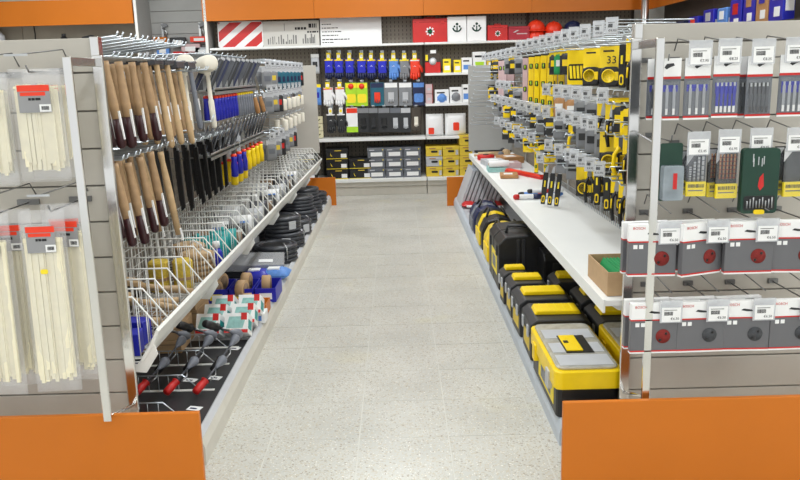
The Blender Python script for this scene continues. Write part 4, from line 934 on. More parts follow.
# goods on the white shelf
SZ = .602
thing('cardboard_box', 'open brown cardboard box of green sheets on the near shelf end', 'box', [('base', blk(-.09, .09, -.16, .16, 0, .004, CARDB, 0)), ('wall', blk(-.09, .09, -.16, -.155, .004, .098, CARDB, 0)), ('wall', blk(-.09, .09, .155, .16, .004, .098, CARDB, 0)), ('wall', blk(-.09, -.085, -.155, .155, .004, .098, CARDB, 0)), ('wall', blk(.085, .09, -.155, .155, .004, .098, CARDB, 0))], (.915, 3.15, SZ))
for i in range(9):
    thing('green_sheet', 'green scouring sheet slanting in the open box, %s from the aisle' % nth(i), 'sheet', [('sheet', blk(-.004, .004, -.12, .12, 0, .085, GREEN, .001))], (.852 + .015 * i, 3.17, SZ + .010), (0, R(26 if i < 7 else 10), 0))
def tube_glue(m, cm):
    return [('tube', MB().lathe([(.016, 0), (.018, .01), (.018, .26), (.008, .28)], m, 12, RY(PI / 2)).mesh('tube')), ('cap', MB().lathe([(.012, -.04), (.019, -.03), (.019, .0)], cm, 12, RY(PI / 2)).mesh('cap')), ('band', MB().lathe([(.0185, .10), (.0185, .16)], NAVY if cm is RED else RED, 12, RY(PI / 2)).mesh('band'))]
thing('marker_tube', 'white tube with red cap lying on the white shelf by the knives', 'tube', tube_glue(PAPER, RED), (.85, 5.42, SZ + .019), (0, 0, R(2)))
thing('marker_tube', 'blue and white tube lying behind the red capped one', 'tube', tube_glue(LBLUE, CHAR), (.90, 5.52, SZ + .019), (0, 0, R(-2)))
thing('marker_tube', 'small white tube resting on the two others', 'tube', tube_glue(PAPER, CHAR), (.95, 5.47, SZ + .05), (0, 0, R(0)), s=.8)
thing('folding_rule', 'red folding rule laid slanting along the white shelf', 'ruler', [('leaf', blk(-.02, .02, -.30, .30, 0, .02, RED, .001)), ('leaf', blk(-.02, .02, -.28, .28, .021, .035, ORED, .001)), ('hinge', MB().lathe([(.012, .035), (.012, .038)], STEEL, 10, TR(0, -.25, 0)).mesh('hinge'))], (1.09, 6.68, SZ), (0, 0, R(22)))
for i, (x, y, w, d, h, m, tg) in enumerate(((.95, 6.62, .15, .22, .03, BEECH, 'flat brown tray with white paper beside the red rule'), (.90, 7.05, .17, .2, .04, PALETEAL, 'pale teal box on the white shelf behind the tray'), (1.05, 7.3, .2, .2, .05, PINK, 'pale pink box towards the far shelf end'), (.93, 7.55, .2, .25, .05, LGREY, 'light grey box near the far shelf end'), (1.12, 7.75, .2, .3, .06, BEECH, 'brown plank bundle at the far shelf end'))):
    thing('flat_box', tg, 'box', [('carton', blk(-w / 2, w / 2, -d / 2, d / 2, 0, h, m, .003)), ('paper', blk(-w * .3, w * .2, -d * .3, d * .1, h, h + .002, PAPER, 0))], (x, y, SZ), (0, 0, R(4 * i - 6)))
thing('white_roll', 'white paper roll lying on the pale teal box', 'roll', [('roll', MB().lathe([(.028, -.09), (.03, -.085), (.03, .085), (.028, .09)], PAPER, 14, RY(PI / 2)).mesh('roll')), ('core', MB().lathe([(.012, -.092), (.012, .092)], CARDB, 10, RY(PI / 2)).mesh('core'))], (.91, 6.98, SZ + .073), (0, 0, R(3)))
thing('red_reel', 'flat red reel lying at the far shelf end', 'reel', [('reel', MB().lathe([(.085, 0), (.09, .01), (.09, .04), (.085, .05)], RED, 18).mesh('reel')), ('hub', MB().lathe([(.03, .05), (.028, .056)], CHAR, 12).mesh('hub'))], (.91, 8.0, SZ))
def mallet2(m, hm): return [('handle', MB().tube([(0, 0, 0), (.30, 0, .0)], .014, m, 8).mesh('handle')), ('head', MB().lathe([(.03, -.05), (.034, -.045), (.034, .045), (.03, .05)], hm, 12, TR(.31, 0, .0)  @ RX(PI / 2)).mesh('head'))]
thing('mallet', 'pale wooden mallet lying across the far shelf end', 'mallet', mallet2(LWOOD, LWOOD), (.86, 8.28, SZ + .036), (0, 0, R(8)))
thing('mallet', 'dark headed mallet lying at the far shelf end', 'mallet', mallet2(BLACK, CHAR), (.84, 8.5, SZ + .036), (0, 0, R(-6)))
thing('mallet', 'pale handled mallet with grey head poking over the shelf edge', 'mallet', mallet2(LWOOD, GGREY), (.80, 8.12, SZ + .036), (0, 0, R(-3)), s=.9)

# toolboxes on the base deck
RZ0 = .097
def organizer():
    w, d = .28, .60      # x, y
    P = [('body', MB().cbox(-w / 2 + .012, w / 2 - .012, -d / 2 + .015, d / 2 - .015, 0, .125, BLACK, .02).mesh('body', .002)),
         ('lid_skirt', MB().cbox(-w / 2, w / 2, -d / 2, d / 2, .125, .203, YELLOW, .03).mesh('skirt', .004)),
         ('lid_window', MB().cbox(-w / 2 + .014, w / 2 - .014, -d / 2 + .02, d / 2 - .02, .203, .216, CLEARLID, .03).mesh('window', .004)),
         ('handle_well', MB().box(-.055, .065, -.12, .10, .2162, .219, BLACK).mesh('well', .001)),
         ('handle', MB().box(-.05, .02, -.105, .085, .219, .226, YELLOW).mesh('handle', .002)),
         ('lock', MB().box(-.045, -.025, -.02, .005, .226, .229, BLACK).mesh('lock')),
         ('side_label', MB().box(-w / 2 + .0105, -w / 2 + .012, -.22, .12, .03, .115, LYELLOW).mesh('label'), [('picture', MB().box(-w / 2 + .0098, -w / 2 + .0105, -.16, .06, .045, .10, MGREY).mesh('picture'))])]
    for y in (-.16, .16): P.append(('latch', MB().cbox(-w / 2 - .008, -w / 2 + .013, y - .03, y + .03, .085, .165, YELLOW if y > 0 else LGREY, .006, None, 'x').mesh('latch', .001)))
    for y in (-.2, -.05, .13): P.append(('inner_tray', MB().box(-w / 2 + .03, w / 2 - .03, y - .06, y + .06, .2165, .2172, LGREY if y else MGREY).mesh('tray')))
    return P
OG = organizer()
thing('tool_organizer', 'yellow and black tool organizer with milky clear lid at the near base end', 'toolbox', OG, (.752, 3.245, RZ0))
thing('tool_organizer', 'second yellow organizer with clear lid pushed in behind the near one', 'toolbox', OG, (1.075, 3.245, RZ0))
def toolbox(w, d, h):
    P = [('body', MB().cbox(-w / 2, w / 2, -d / 2, d / 2, 0, h * .62, BLACK, .015).mesh('body', .002)), ('lid', MB().plate([(-w / 2 - .006, h * .62), (w / 2 + .006, h * .62), (w / 2 + .004, h * .82), (w / 2 - .03, h * .93), (-w / 2 + .03, h * .93), (-w / 2 - .004, h * .82)], -d / 2 - .004, d / 2 + .004, CHAR).mesh('lid', .004)),
         ('handle', MB().plate([(-w * .40, h * .93), (w * .40, h * .93), (w * .36, h * 1.03), (-w * .36, h * 1.03)], -d * .22, d * .22, YELLOW).mesh('handle', .004))]
    gs = MB()
    for q in range(5): gs.box(-w * .27 + q * w * .13, -w * .255 + q * w * .13, -d * .2, d * .2, h * 1.03, h * 1.037, LYELLOW)
    P.append(('grip_rib', gs.mesh('ribs')))
    P.append(('side_label', MB().box(-w / 2 - .001, -w / 2, -d * .32, d * .32, h * .15, h * .5, PYELLOW).mesh('label')))
    for y in (-d * .28, d * .28): P.append(('latch', MB().box(-w / 2 - .012, -w / 2 - .004, y - .018, y + .018, h * .48, h * .74, LGREY).mesh('latch', .002)))
    return P
for i, (x, y, w, d, h, tg) in enumerate(((.775, 3.74, .29, .29, .225, 'black toolbox with yellow handle just behind the near clear lidded organizer'), (.772, 4.085, .29, .27, .225, 'black toolbox with yellow handle, second behind the organizer'), (.735, 4.385, .21, .22, .225, 'smaller black toolbox with yellow handle, third behind the organizer'), (.70, 4.63, .155, .16, .22, 'smallest black toolbox with yellow handle before the black case'),
                                          (1.09, 3.74, .27, .29, .215, 'black toolbox pushed in deep beside the first one'), (1.09, 4.085, .27, .27, .215, 'black toolbox pushed in deep beside the second one'), (1.01, 4.40, .25, .24, .225, 'black toolbox with yellow handle under the shelf before the black case'))):
    thing('toolbox', tg, 'toolbox', toolbox(w, d, h), (x, y, RZ0), (0, 0, R((-1, 1, 0, 2, 0, 0, -2)[i])))
def case(h=.36):
    w, d = .34, .52
    pr = [(-w / 2, 0), (w / 2, 0), (w / 2, h * .86), (w * .38, h * .97), (.04, h), (-w * .36, h * .97), (-w / 2, h * .84)]
    P = [('shell', MB().plate(pr, -d / 2, -.006, BLACK).mesh('shell', .006)), ('shell', MB().plate(pr, .006, d / 2, BLACK).mesh('shell', .006)), ('seam', MB().plate([(a * .97, b * .98) for a, b in pr], -.006, .006, CHAR).mesh('seam'))]
    for x in (-.055, -.02): P.append(('ridge', MB().box(x, x + .022, -d / 2 - .010, -d / 2 + .002, .01, h * .93, CHAR).mesh('ridge', .003)))
    P.append(('handle', MB().tube([(-.10, -.10, h * .97), (-.09, -.10, h + .035), (.06, -.10, h + .035), (.07, -.10, h * .97)], .011, CHAR, 8).mesh('handle')))
    P.append(('side_label', MB().box(-w / 2 - .0015, -w / 2, -d * .32, d * .2, h * .22, h * .62, LYELLOW).mesh('label'), [('picture', MB().box(-w / 2 - .0025, -w / 2 - .0015, -d * .2, d * .1, h * .3, h * .52, MGREY).mesh('picture'))]))
    for y in (-.17, .17): P.append(('latch', MB().box(-w / 2 - .008, -w / 2, y - .025, y + .025, h * .6, h * .78, CHAR).mesh('latch', .002)))
    return P
CS = case()
thing('tool_case', 'tall black plastic tool case with yellow side label on the base deck', 'tool case', CS, (.805, 5.13, RZ0))
thing('tool_case', 'black plastic tool case pushed in under the white shelf', 'tool case', CS, (1.10, 4.80, RZ0), (0, 0, R(90)), s=.8)
thing('carton', 'olive brown carton under the shelf beside the tall black case', 'carton', [('carton', blk(-.09, .09, -.12, .12, 0, .24, C('olive_carton', 120, 102, 40, rough=.6), .003)), ('seam', blk(-.091, .091, -.1215, -.1205, .15, .155, DBROWN, 0))], (1.10, 5.25, RZ0))
def duffel(w, d, h, m, tm, seed):
    a = [(-w / 2, 0), (w / 2, 0), (w / 2, h * .6), (w * .36, h * .9), (0, h), (-w * .36, h * .9), (-w / 2, h * .6)]
    P = [('body', MB().plate(a, -d / 2, d / 2, m).mesh('body', .012)), ('trim', MB().plate([(p * 1.015, q * 1.01 + .001) for p, q in a], -d * .12, d * .12, tm).mesh('trim', .003)), ('end_patch', MB().plate([(p * .8, q * .8 + .02) for p, q in a], -d / 2 - .004, -d / 2 + .001, tm).mesh('patch'))]
    for q in (-1, 1): P.append(('strap', MB().tube([(q * w * .3, -d * .2, h * .93), (q * w * .2, -d * .1, h * 1.12), (q * w * .2, d * .1, h * 1.12), (q * w * .3, d * .2, h * .93)], .009, BLACK, 6).mesh('strap')))
    P.append(('side_pocket', MB().box(-w / 2 - .012, -w / 2 + .002, -d * .32, d * .32, .03, h * .5, tm).mesh('pocket', .004)))
    return P
thing('tool_bag', 'straw yellow tool bag standing behind the tall black case', 'bag', duffel(.30, .42, .27, PYELLOW, YELLOW, 1), (.80, 5.68, RZ0))
thing('tool_bag', 'black tool bag with yellow patches behind the straw coloured bag', 'bag', duffel(.27, .5, .27, BLACK, YELLOW, 2), (.785, 6.25, RZ0))
thing('tool_bag', 'navy and grey tool bag further along the base deck', 'bag', duffel(.27, .45, .24, NAVY, GGREY, 3), (.785, 6.85, RZ0))
for i, (x, y, m, tg) in enumerate(((.80, 7.30, NAVY, 'navy pack on the base deck behind the tool bags'), (.74, 7.62, RED, 'red pack on the base deck before the grey sheets'), (1.0, 7.55, RED, 'deeper red pack on the base deck before the grey sheets'))):
    thing('packed_goods', tg, 'pack', [('pack', MB().pillow(.16, .30, .06, m, 6, 7, 200 + i, TR(0, .15, .03) @ RX(PI / 2)).mesh('pack')), ('label', MB().box(-.05, .05, -.05, .02, .05, .062, PAPER).mesh('label'))], (x, y + .18, RZ0))
for i in range(9):
    thing('grey_sheet', 'light grey metal sheet leaning in the stack by the far plinth, %s from the aisle' % nth(i), 'sheet', [('sheet', blk(-.016, .016, -.26, .26, 0, .40, LGREY, .003)), ('folded_edge', blk(-.018, .018, -.26, .26, .401, .408, GREYRAIL, 0))], (.66 + .045 * i, 8.36, RZ0), (0, R(20), 0))

# ------------------------------------------------------------------ goods on the back wall
YB = 9.96
TS = 1.859
def clip(poly, a, b, c):          # keep a*x + b*z <= c
    out = []
    for i, p in enumerate(poly):
        q = poly[(i + 1) % len(poly)]; dp = a * p[0] + b * p[1] - c; dq = a * q[0] + b * q[1] - c
        if dp <= 0: out.append(p)
        if (dp < 0 < dq) or (dq < 0 < dp): t = dp / (dp - dq); out.append((p[0] + t * (q[0] - p[0]), p[1] + t * (q[1] - p[1])))
    return out
def chevron():
    w, h = .56, .32; rect = [(-w / 2, 0), (w / 2, 0), (w / 2, h), (-w / 2, h)]
    P = [('board', MB().cbox(-w / 2, w / 2, 0, .012, 0, h, PAPER, .03, None, 'y').mesh('board'))]
    inner = [(-w / 2 + .012, .012), (w / 2 - .012, .012), (w / 2 - .012, h - .012), (-w / 2 + .012, h - .012)]
    for k in range(-3, 4):
        c0 = k * .215 + .02; pl = clip(clip(inner, .62, -.78, (c0 + .122) * .78), -.62, .78, -c0 * .78)
        if len(pl) > 2: P.append(('red_stripe', MB().plate(pl, -.0015, 0, RED).mesh('stripe')))
    return P
thing('warning_board', 'white board with slanting red stripes standing on the top shelf', 'sign', chevron(), (-1.915, YB, TS), (R(-4), 0, 0))
def textboard(w, h, lines, seed, m=PAPER, bars=False):
    r = random.Random(seed); P = [('board', MB().box(-w / 2, w / 2, 0, .01, 0, h, m).mesh('board', .001))]
    pr = MB()
    for x, z, ln, th in lines:
        c = x
        while c < x + ln:
            q = r.uniform(.015, .05); pr.box(c, min(c + q, x + ln), -.001, 0, z, z + th, INK); c += q + .008
    if bars:
        x = -w * .42
        while x < w * .1: q = r.uniform(.006, .02); pr.box(x, x + q, -.001, 0, .03, .03 + r.uniform(.02, .12), GREYINK); x += q + r.uniform(.002, .02)
        x = w * .2
        while x < w * .42: q = r.uniform(.006, .02); pr.box(x, x + q, -.001, 0, .03, .03 + r.uniform(.05, .12), GREYINK); x += q + r.uniform(.002, .015)
        pr.box(-w * .12, -w * .11, -.001, 0, .19, .28, GREYINK)
    P.append(('print', pr.mesh('print')))
    return P
thing('sign_board', 'pale grey board with skyline of small grey bars on the top shelf', 'sign', textboard(.70, .31, [(.05, .20, .14, .03), (.22, .22, .10, .05), (.20, .16, .14, .02)], 3, C('board_grey', 206, 204, 198, rough=.6, var=.02), True), (-1.285, YB, TS), (R(-4), 0, 0))
thing('sign_board', 'white board with rows of black text on the top shelf', 'sign', textboard(.76, .335, [(-.36, .25 - k * .045, l, .010) for k, l in enumerate((.12, .2, .24, .2, .0))] + [(-.36, .065, .34, .012), (-.36, .03, .14, .010)], 4), (-.54, YB, TS), (R(-4), 0, 0))
def emblem_box(w, h, d, m, kind):
    P = [('case', MB().box(-w / 2, w / 2, 0, d, 0, h, m).mesh('case', .006)), ('seam', MB().box(-w / 2 - .001, w / 2 + .001, -.001, d * .5, h * .84, h * .86, m if kind == 'g' else DRED).mesh('seam'))]
    if kind == 's':
        e = MB().lathe([(h * .11, 0), (h * .11, .003)], PAPER, 16, TR(0, 0, h * .46) @ RX(PI / 2))
        for q in range(4): e.box(-h * .19, h * .19, -.003, 0, -h * .035, h * .035, PAPER, TR(0, 0, h * .46) @ RY(q * PI / 4))
        P.append(('white_emblem', e.mesh('emblem'), [('green_cross', MB().box(-h * .07, h * .07, -.0042, -.003, h * .445, h * .475, GREEN).box(-h * .012, h * .012, -.0042, -.003, h * .39, h * .53, GREEN).mesh('cross'))]))
        P.append(('handle', MB().tube([(-w * .16, .04, h), (-w * .14, .03, h + .012), (w * .14, .03, h + .012), (w * .16, .04, h)], .006, m, 6).mesh('handle')))
        for x in (-w * .36, w * .36): P.append(('latch', MB().box(x - .02, x + .02, -.006, 0, h * .78, h * .92, m).mesh('latch', .001)))
    elif kind == 'g':
        e = MB().tube([(.05 * math.cos(t), -.001, h * .56 + .045 * math.sin(t)) for t in [PI * 1.0 + PI * q / 10 for q in range(11)]], .010, DGREEN, 6)
        e.box(-.008, .008, -.004, 0, h * .42, h * .62, DGREEN); e.lathe([(.016, 0), (.016, .004)], DGREEN, 12, TR(0, 0, h * .70) @ RX(PI / 2)); [e.lathe([(.012, 0), (.012, .004)], DGREEN, 10, TR(q * .032, 0, h * .61) @ RX(PI / 2)) for q in (-1, 1)]
        P.append(('green_emblem', e.mesh('emblem')))
    elif kind == 't':
        P.append(('print', MB().plate([(-.08, h * .55), (-.03, h * .72), (.0, h * .72), (-.05, h * .55)], -.001, 0, LGREY).box(-.03, .10, -.001, 0, h * .42, h * .5, PINK).mesh('print')))
    return P
for x, w, h, m, kd, lb in ((.44, .425, .285, RED, 's', 'large red first aid case with white star emblem on the top shelf'), (.773, .235, .30, PAPER, 'g', 'white first aid box with green emblem beside the large red case'), (1.015, .235, .30, PAPER, 'g', 'white first aid box with green emblem beside the small red case'),
                           (1.275, .25, .185, RED, 's', 'small red first aid case with white star emblem'), (1.54, .265, .165, C('crimson_card', 176, 40, 56, rough=.5), 't', 'crimson box with pink print beside the red helmets')):
    thing('first_aid_case' if kd != 't' else 'carton', lb, 'case', emblem_box(w, h, .12, m, kd), (x, YB - .08, TS))
def helmet(m):
    return [('shell', MB().lathe([(.105, .0), (.112, .03), (.105, .07), (.085, .105), (.05, .13), (.012, .14)], m, 20).mesh('shell')), ('brim', MB().lathe([(.125, .0), (.128, .006), (.108, .016)], m, 20, TR(0, -.015, 0)).mesh('brim')), ('ridge', MB().tube([(0, -.10, .05), (0, -.08, .11), (0, 0, .144), (0, .08, .11)], .008, m, 6).mesh('ridge'))]
HLM = helmet(ORED); HLN = helmet(NAVY)
for x, z, me_, lb in ((1.76, 0, HLM, 'red hard hat on the top shelf next to the crimson box'), (1.76, .10, HLM, 'red hard hat stacked on the one beside the crimson box'), (1.98, 0, HLM, 'lower red hard hat half hidden behind the hook tags'), (1.98, .075, HLM, 'brightest red hard hat stacked in the middle of the three hats'), (2.22, 0, HLN, 'lower navy blue hard hat at the end of the row'), (2.22, .08, HLN, 'navy blue hard hat stacked at the end of the row')):
    thing('hard_hat', lb, 'hard hat', me_, (x, YB - .0, TS + z))
# gloves on hooks
def glove(m, hm, cuff=None, s=1.0, tip=None):
    tip = tip or m
    def hand(dx, dy):
        b = MB()
        b.cbox(dx - .036, dx + .036, dy - .010, dy + .010, -.20, -.06, m, .008, None, 'z')
        for i, (x, l) in enumerate(((-.028, .055), (-.0095, .068), (.0095, .065), (.028, .045))): b.tube([(dx + x, dy, -.19), (dx + x * 1.08, dy, -.20 - l * .6), (dx + x * 1.12, dy - .004, -.20 - l)], [.0095, .009, .006], tip, 8)
        b.tube([(dx + .030, dy, -.12), (dx + .052, dy, -.16), (dx + .056, dy - .004, -.195)], [.011, .010, .006], tip, 8)
        return b.mesh('hand')
    P = [('hand', hand(0, 0)), ('hand', hand(.006, .018)), ('card', MB().box(-.017, .017, -.013, .026, -.072, 0, hm).mesh('card'), [('print', MB().box(-.012, .012, -.0142, -.013, -.05, -.02, PAPER if hm is not PAPER else LYELLOW).mesh('print'))]),
         ('cuff', MB().cbox(-.038, .038, -.012, .024, -.080, -.068, cuff or hm, .01).mesh('cuff')), ('logo', MB().plate([(-.014, -.138), (.0, -.126), (.014, -.138), (0, -.132)], -.0115, -.010, PAPER).mesh('logo'))]
    return P
def shook(x, z, lb):
    pr = MB().tube([(0, 0, 0), (0, -.20, .0), (0, -.206, .015)], .003, ZINC, 6).box(-.02, .02, -.003, .003, -.02, .03, ZINC).mesh('prong')
    tg = MB().box(-.018, .018, -.215, -.213, .012, .024, LGREY).mesh('tag')
    thing('peg_hook', lb, 'hook', [('prong', pr), ('tag', tg)], (x, 10.118, z))
GB, GL, GG, GO, GW, GD = glove(GBLUE, LYELLOW, YELLOW, tip=NAVY), glove(LBLUE, LYELLOW), glove(MGREY, LYELLOW), glove(ORED, LYELLOW, PAPER), glove(PAPER, LYELLOW, ORED), glove(CHAR, PAPER)
for i, x in enumerate((-.83, -.706, -.571, -.423, -.30, -.164, -.022, .113, .243)):
    k, lb = ((GB, 'navy tipped blue work gloves with yellow cuffs, %s of six from the boards side' % nth(i)) if i < 6 else (GL, 'pale blue work gloves with yellow card') if i == 6 else (GG, 'grey work gloves with yellow card') if i == 7 else (GO, 'orange work gloves with white cuff'))
    shook(x, 1.775 - .004 * i, 'zinc hook holding glove pair in the top glove row, %s along' % nth(i))
    thing('work_gloves', lb, 'gloves', k, (x, 9.93, 1.77 - .004 * i), (0, 0, R((-6, 4, 2, 5, -3, 4, 0, 3, -2)[i])), s=(1.42 + .12 * (i > 5), 1.2, 1.22))
for i, x in enumerate((-.858, -.709)):
    shook(x, 1.416, 'zinc hook of the white gloves, %s along' % nth(i))
    thing('work_gloves', 'white knitted gloves with yellow header, %s' % ('outer pair', 'pair beside the lime packs')[i], 'gloves', GW, (x, 9.93, 1.41), (0, 0, R(6 * i)), s=(1.5, 1.4, 1.12))
def gpack(w, h, m, hm, ac, hand=None, seed=0):
    P = [('card', MB().box(-w / 2, w / 2, 0, .006, -h, 0, m).mesh('card', .001)), ('header', MB().box(-w * .46, w * .46, -.002, 0, -h * .22, -.008, hm).mesh('header'))]
    if ac: P.append(('print', MB().cbox(-w * .4, w * .4, -.003, 0, -h * .86, -h * .48, ac, .02, None, 'y').mesh('print')))
    if hand:
        b = MB().cbox(-w * .22, w * .22, -.012, -.003, -h * .72, -h * .42, hand, .006, None, 'z')
        for q in range(4): b.tube([(-w * .17 + q * w * .113, -.008, -h * .70), (-w * .18 + q * w * .12, -.008, -h * (.84 + .03 * (q in (1, 2))))], .007, hand, 6)
        P.append(('glove', b.mesh('glove')))
    return P
for i, (x, w, P, lb) in enumerate(((-.566, .142, gpack(.142, .29, LGREEN, LYELLOW, LYELLOW, None, 1), 'lime green glove pack with yellow print beside the white gloves'), (-.43, .142, gpack(.142, .29, LGREEN, LYELLOW, LYELLOW, None, 2), 'lime green glove pack with yellow print beside the teal pack'), (-.237, .17, gpack(.17, .29, DTEAL, NAVY, None, ORED, 3), 'teal glove pack with orange hand'),
                                   (-.063, .17, gpack(.17, .29, MGREY, PAPER, None, LGREY, 4), 'grey glove pack with pale hand beside the teal pack'), (.117, .165, gpack(.165, .29, MGREY, PAPER, None, LGREY, 5), 'grey glove pack with pale hand beside the blue pack'), (.285, .145, gpack(.145, .29, NAVY, LBLUE, LBLUE, None, 6), 'blue glove pack at the end of the middle glove row'))):
    shook(x, 1.402 - .003 * i, 'zinc hook of the middle glove pack row, %s along' % nth(i))
    if i < 2: P.append(('red_badge', MB().lathe([(.035, 0), (.035, .003)], ORED, 14, TR(0, -.002, -.045) @ RX(PI / 2)).mesh('badge')))
    thing('glove_pack', lb, 'gloves', P, (x, 9.935, 1.396 - .003 * i))
for i, (x, P, lb) in enumerate(((-.836, None, 'charcoal gloves with white card, outer pair of the lowest glove row'), (-.704, None, 'charcoal gloves with white card beside the green and white pack'), (-.566, gpack(.145, .31, PAPER, ORED, None, None, 7), 'white glove pack with red header and green foot'), (-.423, gpack(.15, .31, CHAR, MGREY, None, BLACK, 8), 'black glove pack, first after the green and white pack'), (-.295, gpack(.12, .31, BLACK, MGREY, None, CHAR, 9), 'black glove pack, second after the green and white pack'),
                                (-.16, gpack(.15, .31, CHAR, MGREY, None, BLACK, 10), 'black glove pack, third after the green and white pack'), (-.016, gpack(.14, .31, CHAR, GREYP, None, LGREY, 11), 'dark pack with light grey glove, first of two'), (.115, gpack(.13, .31, CHAR, LGREY, None, LGREY, 12), 'dark pack with light grey glove, second of two'), (.247, gpack(.115, .28, DBROWN, DBROWN, None, RUBBERW, 13), 'dark pack with cream glove at the end of the lowest row'))):
    shook(x, 1.10 - .003 * i, 'zinc hook of the lowest glove row, %s along' % nth(i))
    if P is None: thing('work_gloves', lb, 'gloves', GD, (x, 9.93, 1.094), (0, 0, 0), s=(1.35, 1.2, 1.2))
    else:
        if i == 2: P.append(('green_foot', MB().box(-.072, .072, -.004, 0, -.31, -.24, LGREEN).mesh('foot')))
        thing('glove_pack', lb, 'gloves', P, (x, 9.935, 1.094 - .003 * i))
thing('blister_pack', 'blue and white blister pack hanging outermost of the middle glove row', 'blister pack', pouch(.11, .24, LBLUE, LYELLOW, accent=BLUE, seed=31), (-1.0, 9.93, 1.37))
thing('blister_pack', 'grey blister pack hanging outermost of the top glove row', 'blister pack', pouch(.10, .22, LGREY, PAPER, accent=CHAR, seed=32), (-1.0, 9.93, 1.74))
for i in range(3):
    thing('earplug_box', 'small cream box hanging beside the charcoal gloves, %s from the top' % nth(i), 'box', [('carton', blk(-.05, .05, -.03, .03, -.085, 0, C('cream_box', 214, 206, 170, rough=.6), .002)), ('mark', MB().plate([(-.02, -.05), (.01, -.03), (.025, -.035), (-.01, -.06)], -.031, -.030, C('olive_ink', 90, 96, 50)).mesh('mark'))], (-.985, 9.90, .99 - i * .092))
# right part of the back wall: safety goods on short shelves
thing('first_aid_kit', 'red kit with black lid and white round dial on the short shelf', 'first aid kit', [('body', blk(-.095, .095, 0, .10, 0, .13, RED, .006)), ('top', blk(-.09, .09, .01, .09, .13, .24, DBROWN, .004)), ('dial', MB().lathe([(.045, 0), (.045, .004)], LGREY, 18, TR(.0, -.0, .14) @ RX(PI / 2)).mesh('dial')), ('dial_face', MB().lathe([(.03, .004), (.03, .006)], PAPER, 16, TR(.0, -.0, .14) @ RX(PI / 2)).mesh('face')), ('tag', blk(-.03, .04, -.004, 0, .235, .275, PAPER, 0)), ('yellow_strip', blk(-.09, -.06, -.002, .0, .15, .22, LYELLOW, 0))], (.465, 9.82, 1.489))
def cartonp(w, h, d, m, pm, lb_=None):
    return [('carton', blk(-w / 2, w / 2, 0, d, 0, h, m, .002)), ('print', blk(-w * .34, w * .34, -.0012, 0, h * .18, h * .5, pm, 0)), ('title', blk(-w * .36, w * .2, -.0012, 0, h * .72, h * .82, INK if m is not INK else PAPER, 0))]
for x, w, h, m, pm, z, lb in ((.638, .095, .165, LYELLOW, PAPER, 1.489, 'yellow carton beside the red kit on the short shelf'), (.768, .088, .15, LYELLOW, PAPER, 1.489, 'yellow carton next to the tall white cartons'), (.885, .13, .175, PAPER, LBLUE, 1.489, 'white carton on the upper short shelf'), (1.04, .16, .24, PAPER, LGREEN, 1.489, 'tall white carton behind the far tags'), (1.20, .14, .22, PYELLOW, PAPER, 1.489, 'tall yellow carton behind the far tags'),
                            (.57, .175, .165, PAPER, LBLUE, 1.119, 'white carton with pale blue mask picture on the lower short shelf'), (.745, .15, .19, PAPER, MGREY, 1.119, 'white carton with grey mask picture on the lower short shelf'), (.87, .09, .22, PAPER, LBLUE, 1.119, 'narrow white carton at the end of the lower short shelf')):
    P = cartonp(w, h, .14, m, pm)
    if 'mask' in lb: P.append(('mask_picture', MB().lathe([(.055, 0), (.05, .015), (.03, .03), (.01, .035)], pm, 14, TR(0, 0, h * .38) @ RX(PI / 2)).mesh('mask')))
    thing('carton', lb, 'carton', P, (x, 9.80, z))
for i in range(2): thing('carton', 'small pink carton with maroon side, %s' % ('lower one', 'upper one')[i], 'carton', [('carton', blk(-.04, .04, 0, .1, 0, .115, PINK, .002)), ('side', blk(.0402, .05, 0, .1, 0, .115, DRED, 0)), ('print', blk(-.02, .02, -.001, 0, .04, .07, LGREY, 0))], (.41, 9.80, 1.119 + i * .12))
for i, (x, w, lb) in enumerate(((.475, .22, 'white bag of coveralls with red patch at its corner'), (.735, .26, 'white bag of coveralls with big red patch in the middle'))):
    thing('coverall_bag', lb, 'bag', [('bag', MB().pillow(w, .27, .09, PAPER, 7, 8, 50 + i, None, .8).mesh('bag')), ('red_patch', MB().cbox(-.03, .045, -.052, -.038, -.21, -.11, ORED, .012, None, 'y').mesh('patch') if i else MB().cbox(-.08, -.01, -.046, -.032, -.25, -.17, ORED, .012, None, 'y').mesh('patch'))], (x, 9.84, .987))
# shoe boxes on the lowest shelf
def shoebox(w, h, m, kind):
    P = [('carton', MB().box(-w / 2, w / 2, 0, .30, 0, h * .68, m).mesh('carton', .002)), ('lid', MB().box(-w / 2 - .003, w / 2 + .003, -.003, .303, h * .69, h, m).mesh('lid', .002))]
    if kind == 'k': P += [('yellow_line', MB().box(-w / 2, w / 2, -.0045, -.0025, 0, .006, LYELLOW).mesh('line')), ('label', MB().box(w * .18, w * .44, -.004, -.0002, h * .12, h * .5, PAPER).mesh('label')), ('mark', MB().plate([(-w * .32, h * .62), (-w * .28, h * .3), (-w * .22, h * .22), (-w * .27, h * .42)], -.0015, 0, LYELLOW).mesh('mark')), ('title', MB().box(-w * .1, w * .2, -.0045, -.003, h * .78, h * .86, PYELLOW).mesh('title'))]
    elif kind == 'g': P += [('label', MB().box(-w * .32, w * .36, -.004, -.0002, h * .16, h * .56, PAPER).mesh('label')), ('title', MB().box(-w * .4, -w * .1, -.0045, -.003, h * .74, h * .84, LGREY).mesh('title')), ('dot', MB().box(w * .36, w * .42, -.0045, -.003, h * .76, h * .86, LYELLOW).mesh('dot'))]
    else: P += [('hand_hole', MB().cbox(-w * .18, w * .22, -.004, -.0002, h * .38, h * .58, BLACK, .01, None, 'y').mesh('hole')), ('label', MB().box(w * .30, w * .46, -.004, -.0002, h * .1, h * .6, LGREY if kind == 'y' else LYELLOW).mesh('label')), ('title', MB().box(-w * .3, w * .1, -.0045, -.003, h * .76, h * .86, BEECH).mesh('title'))]
    return P
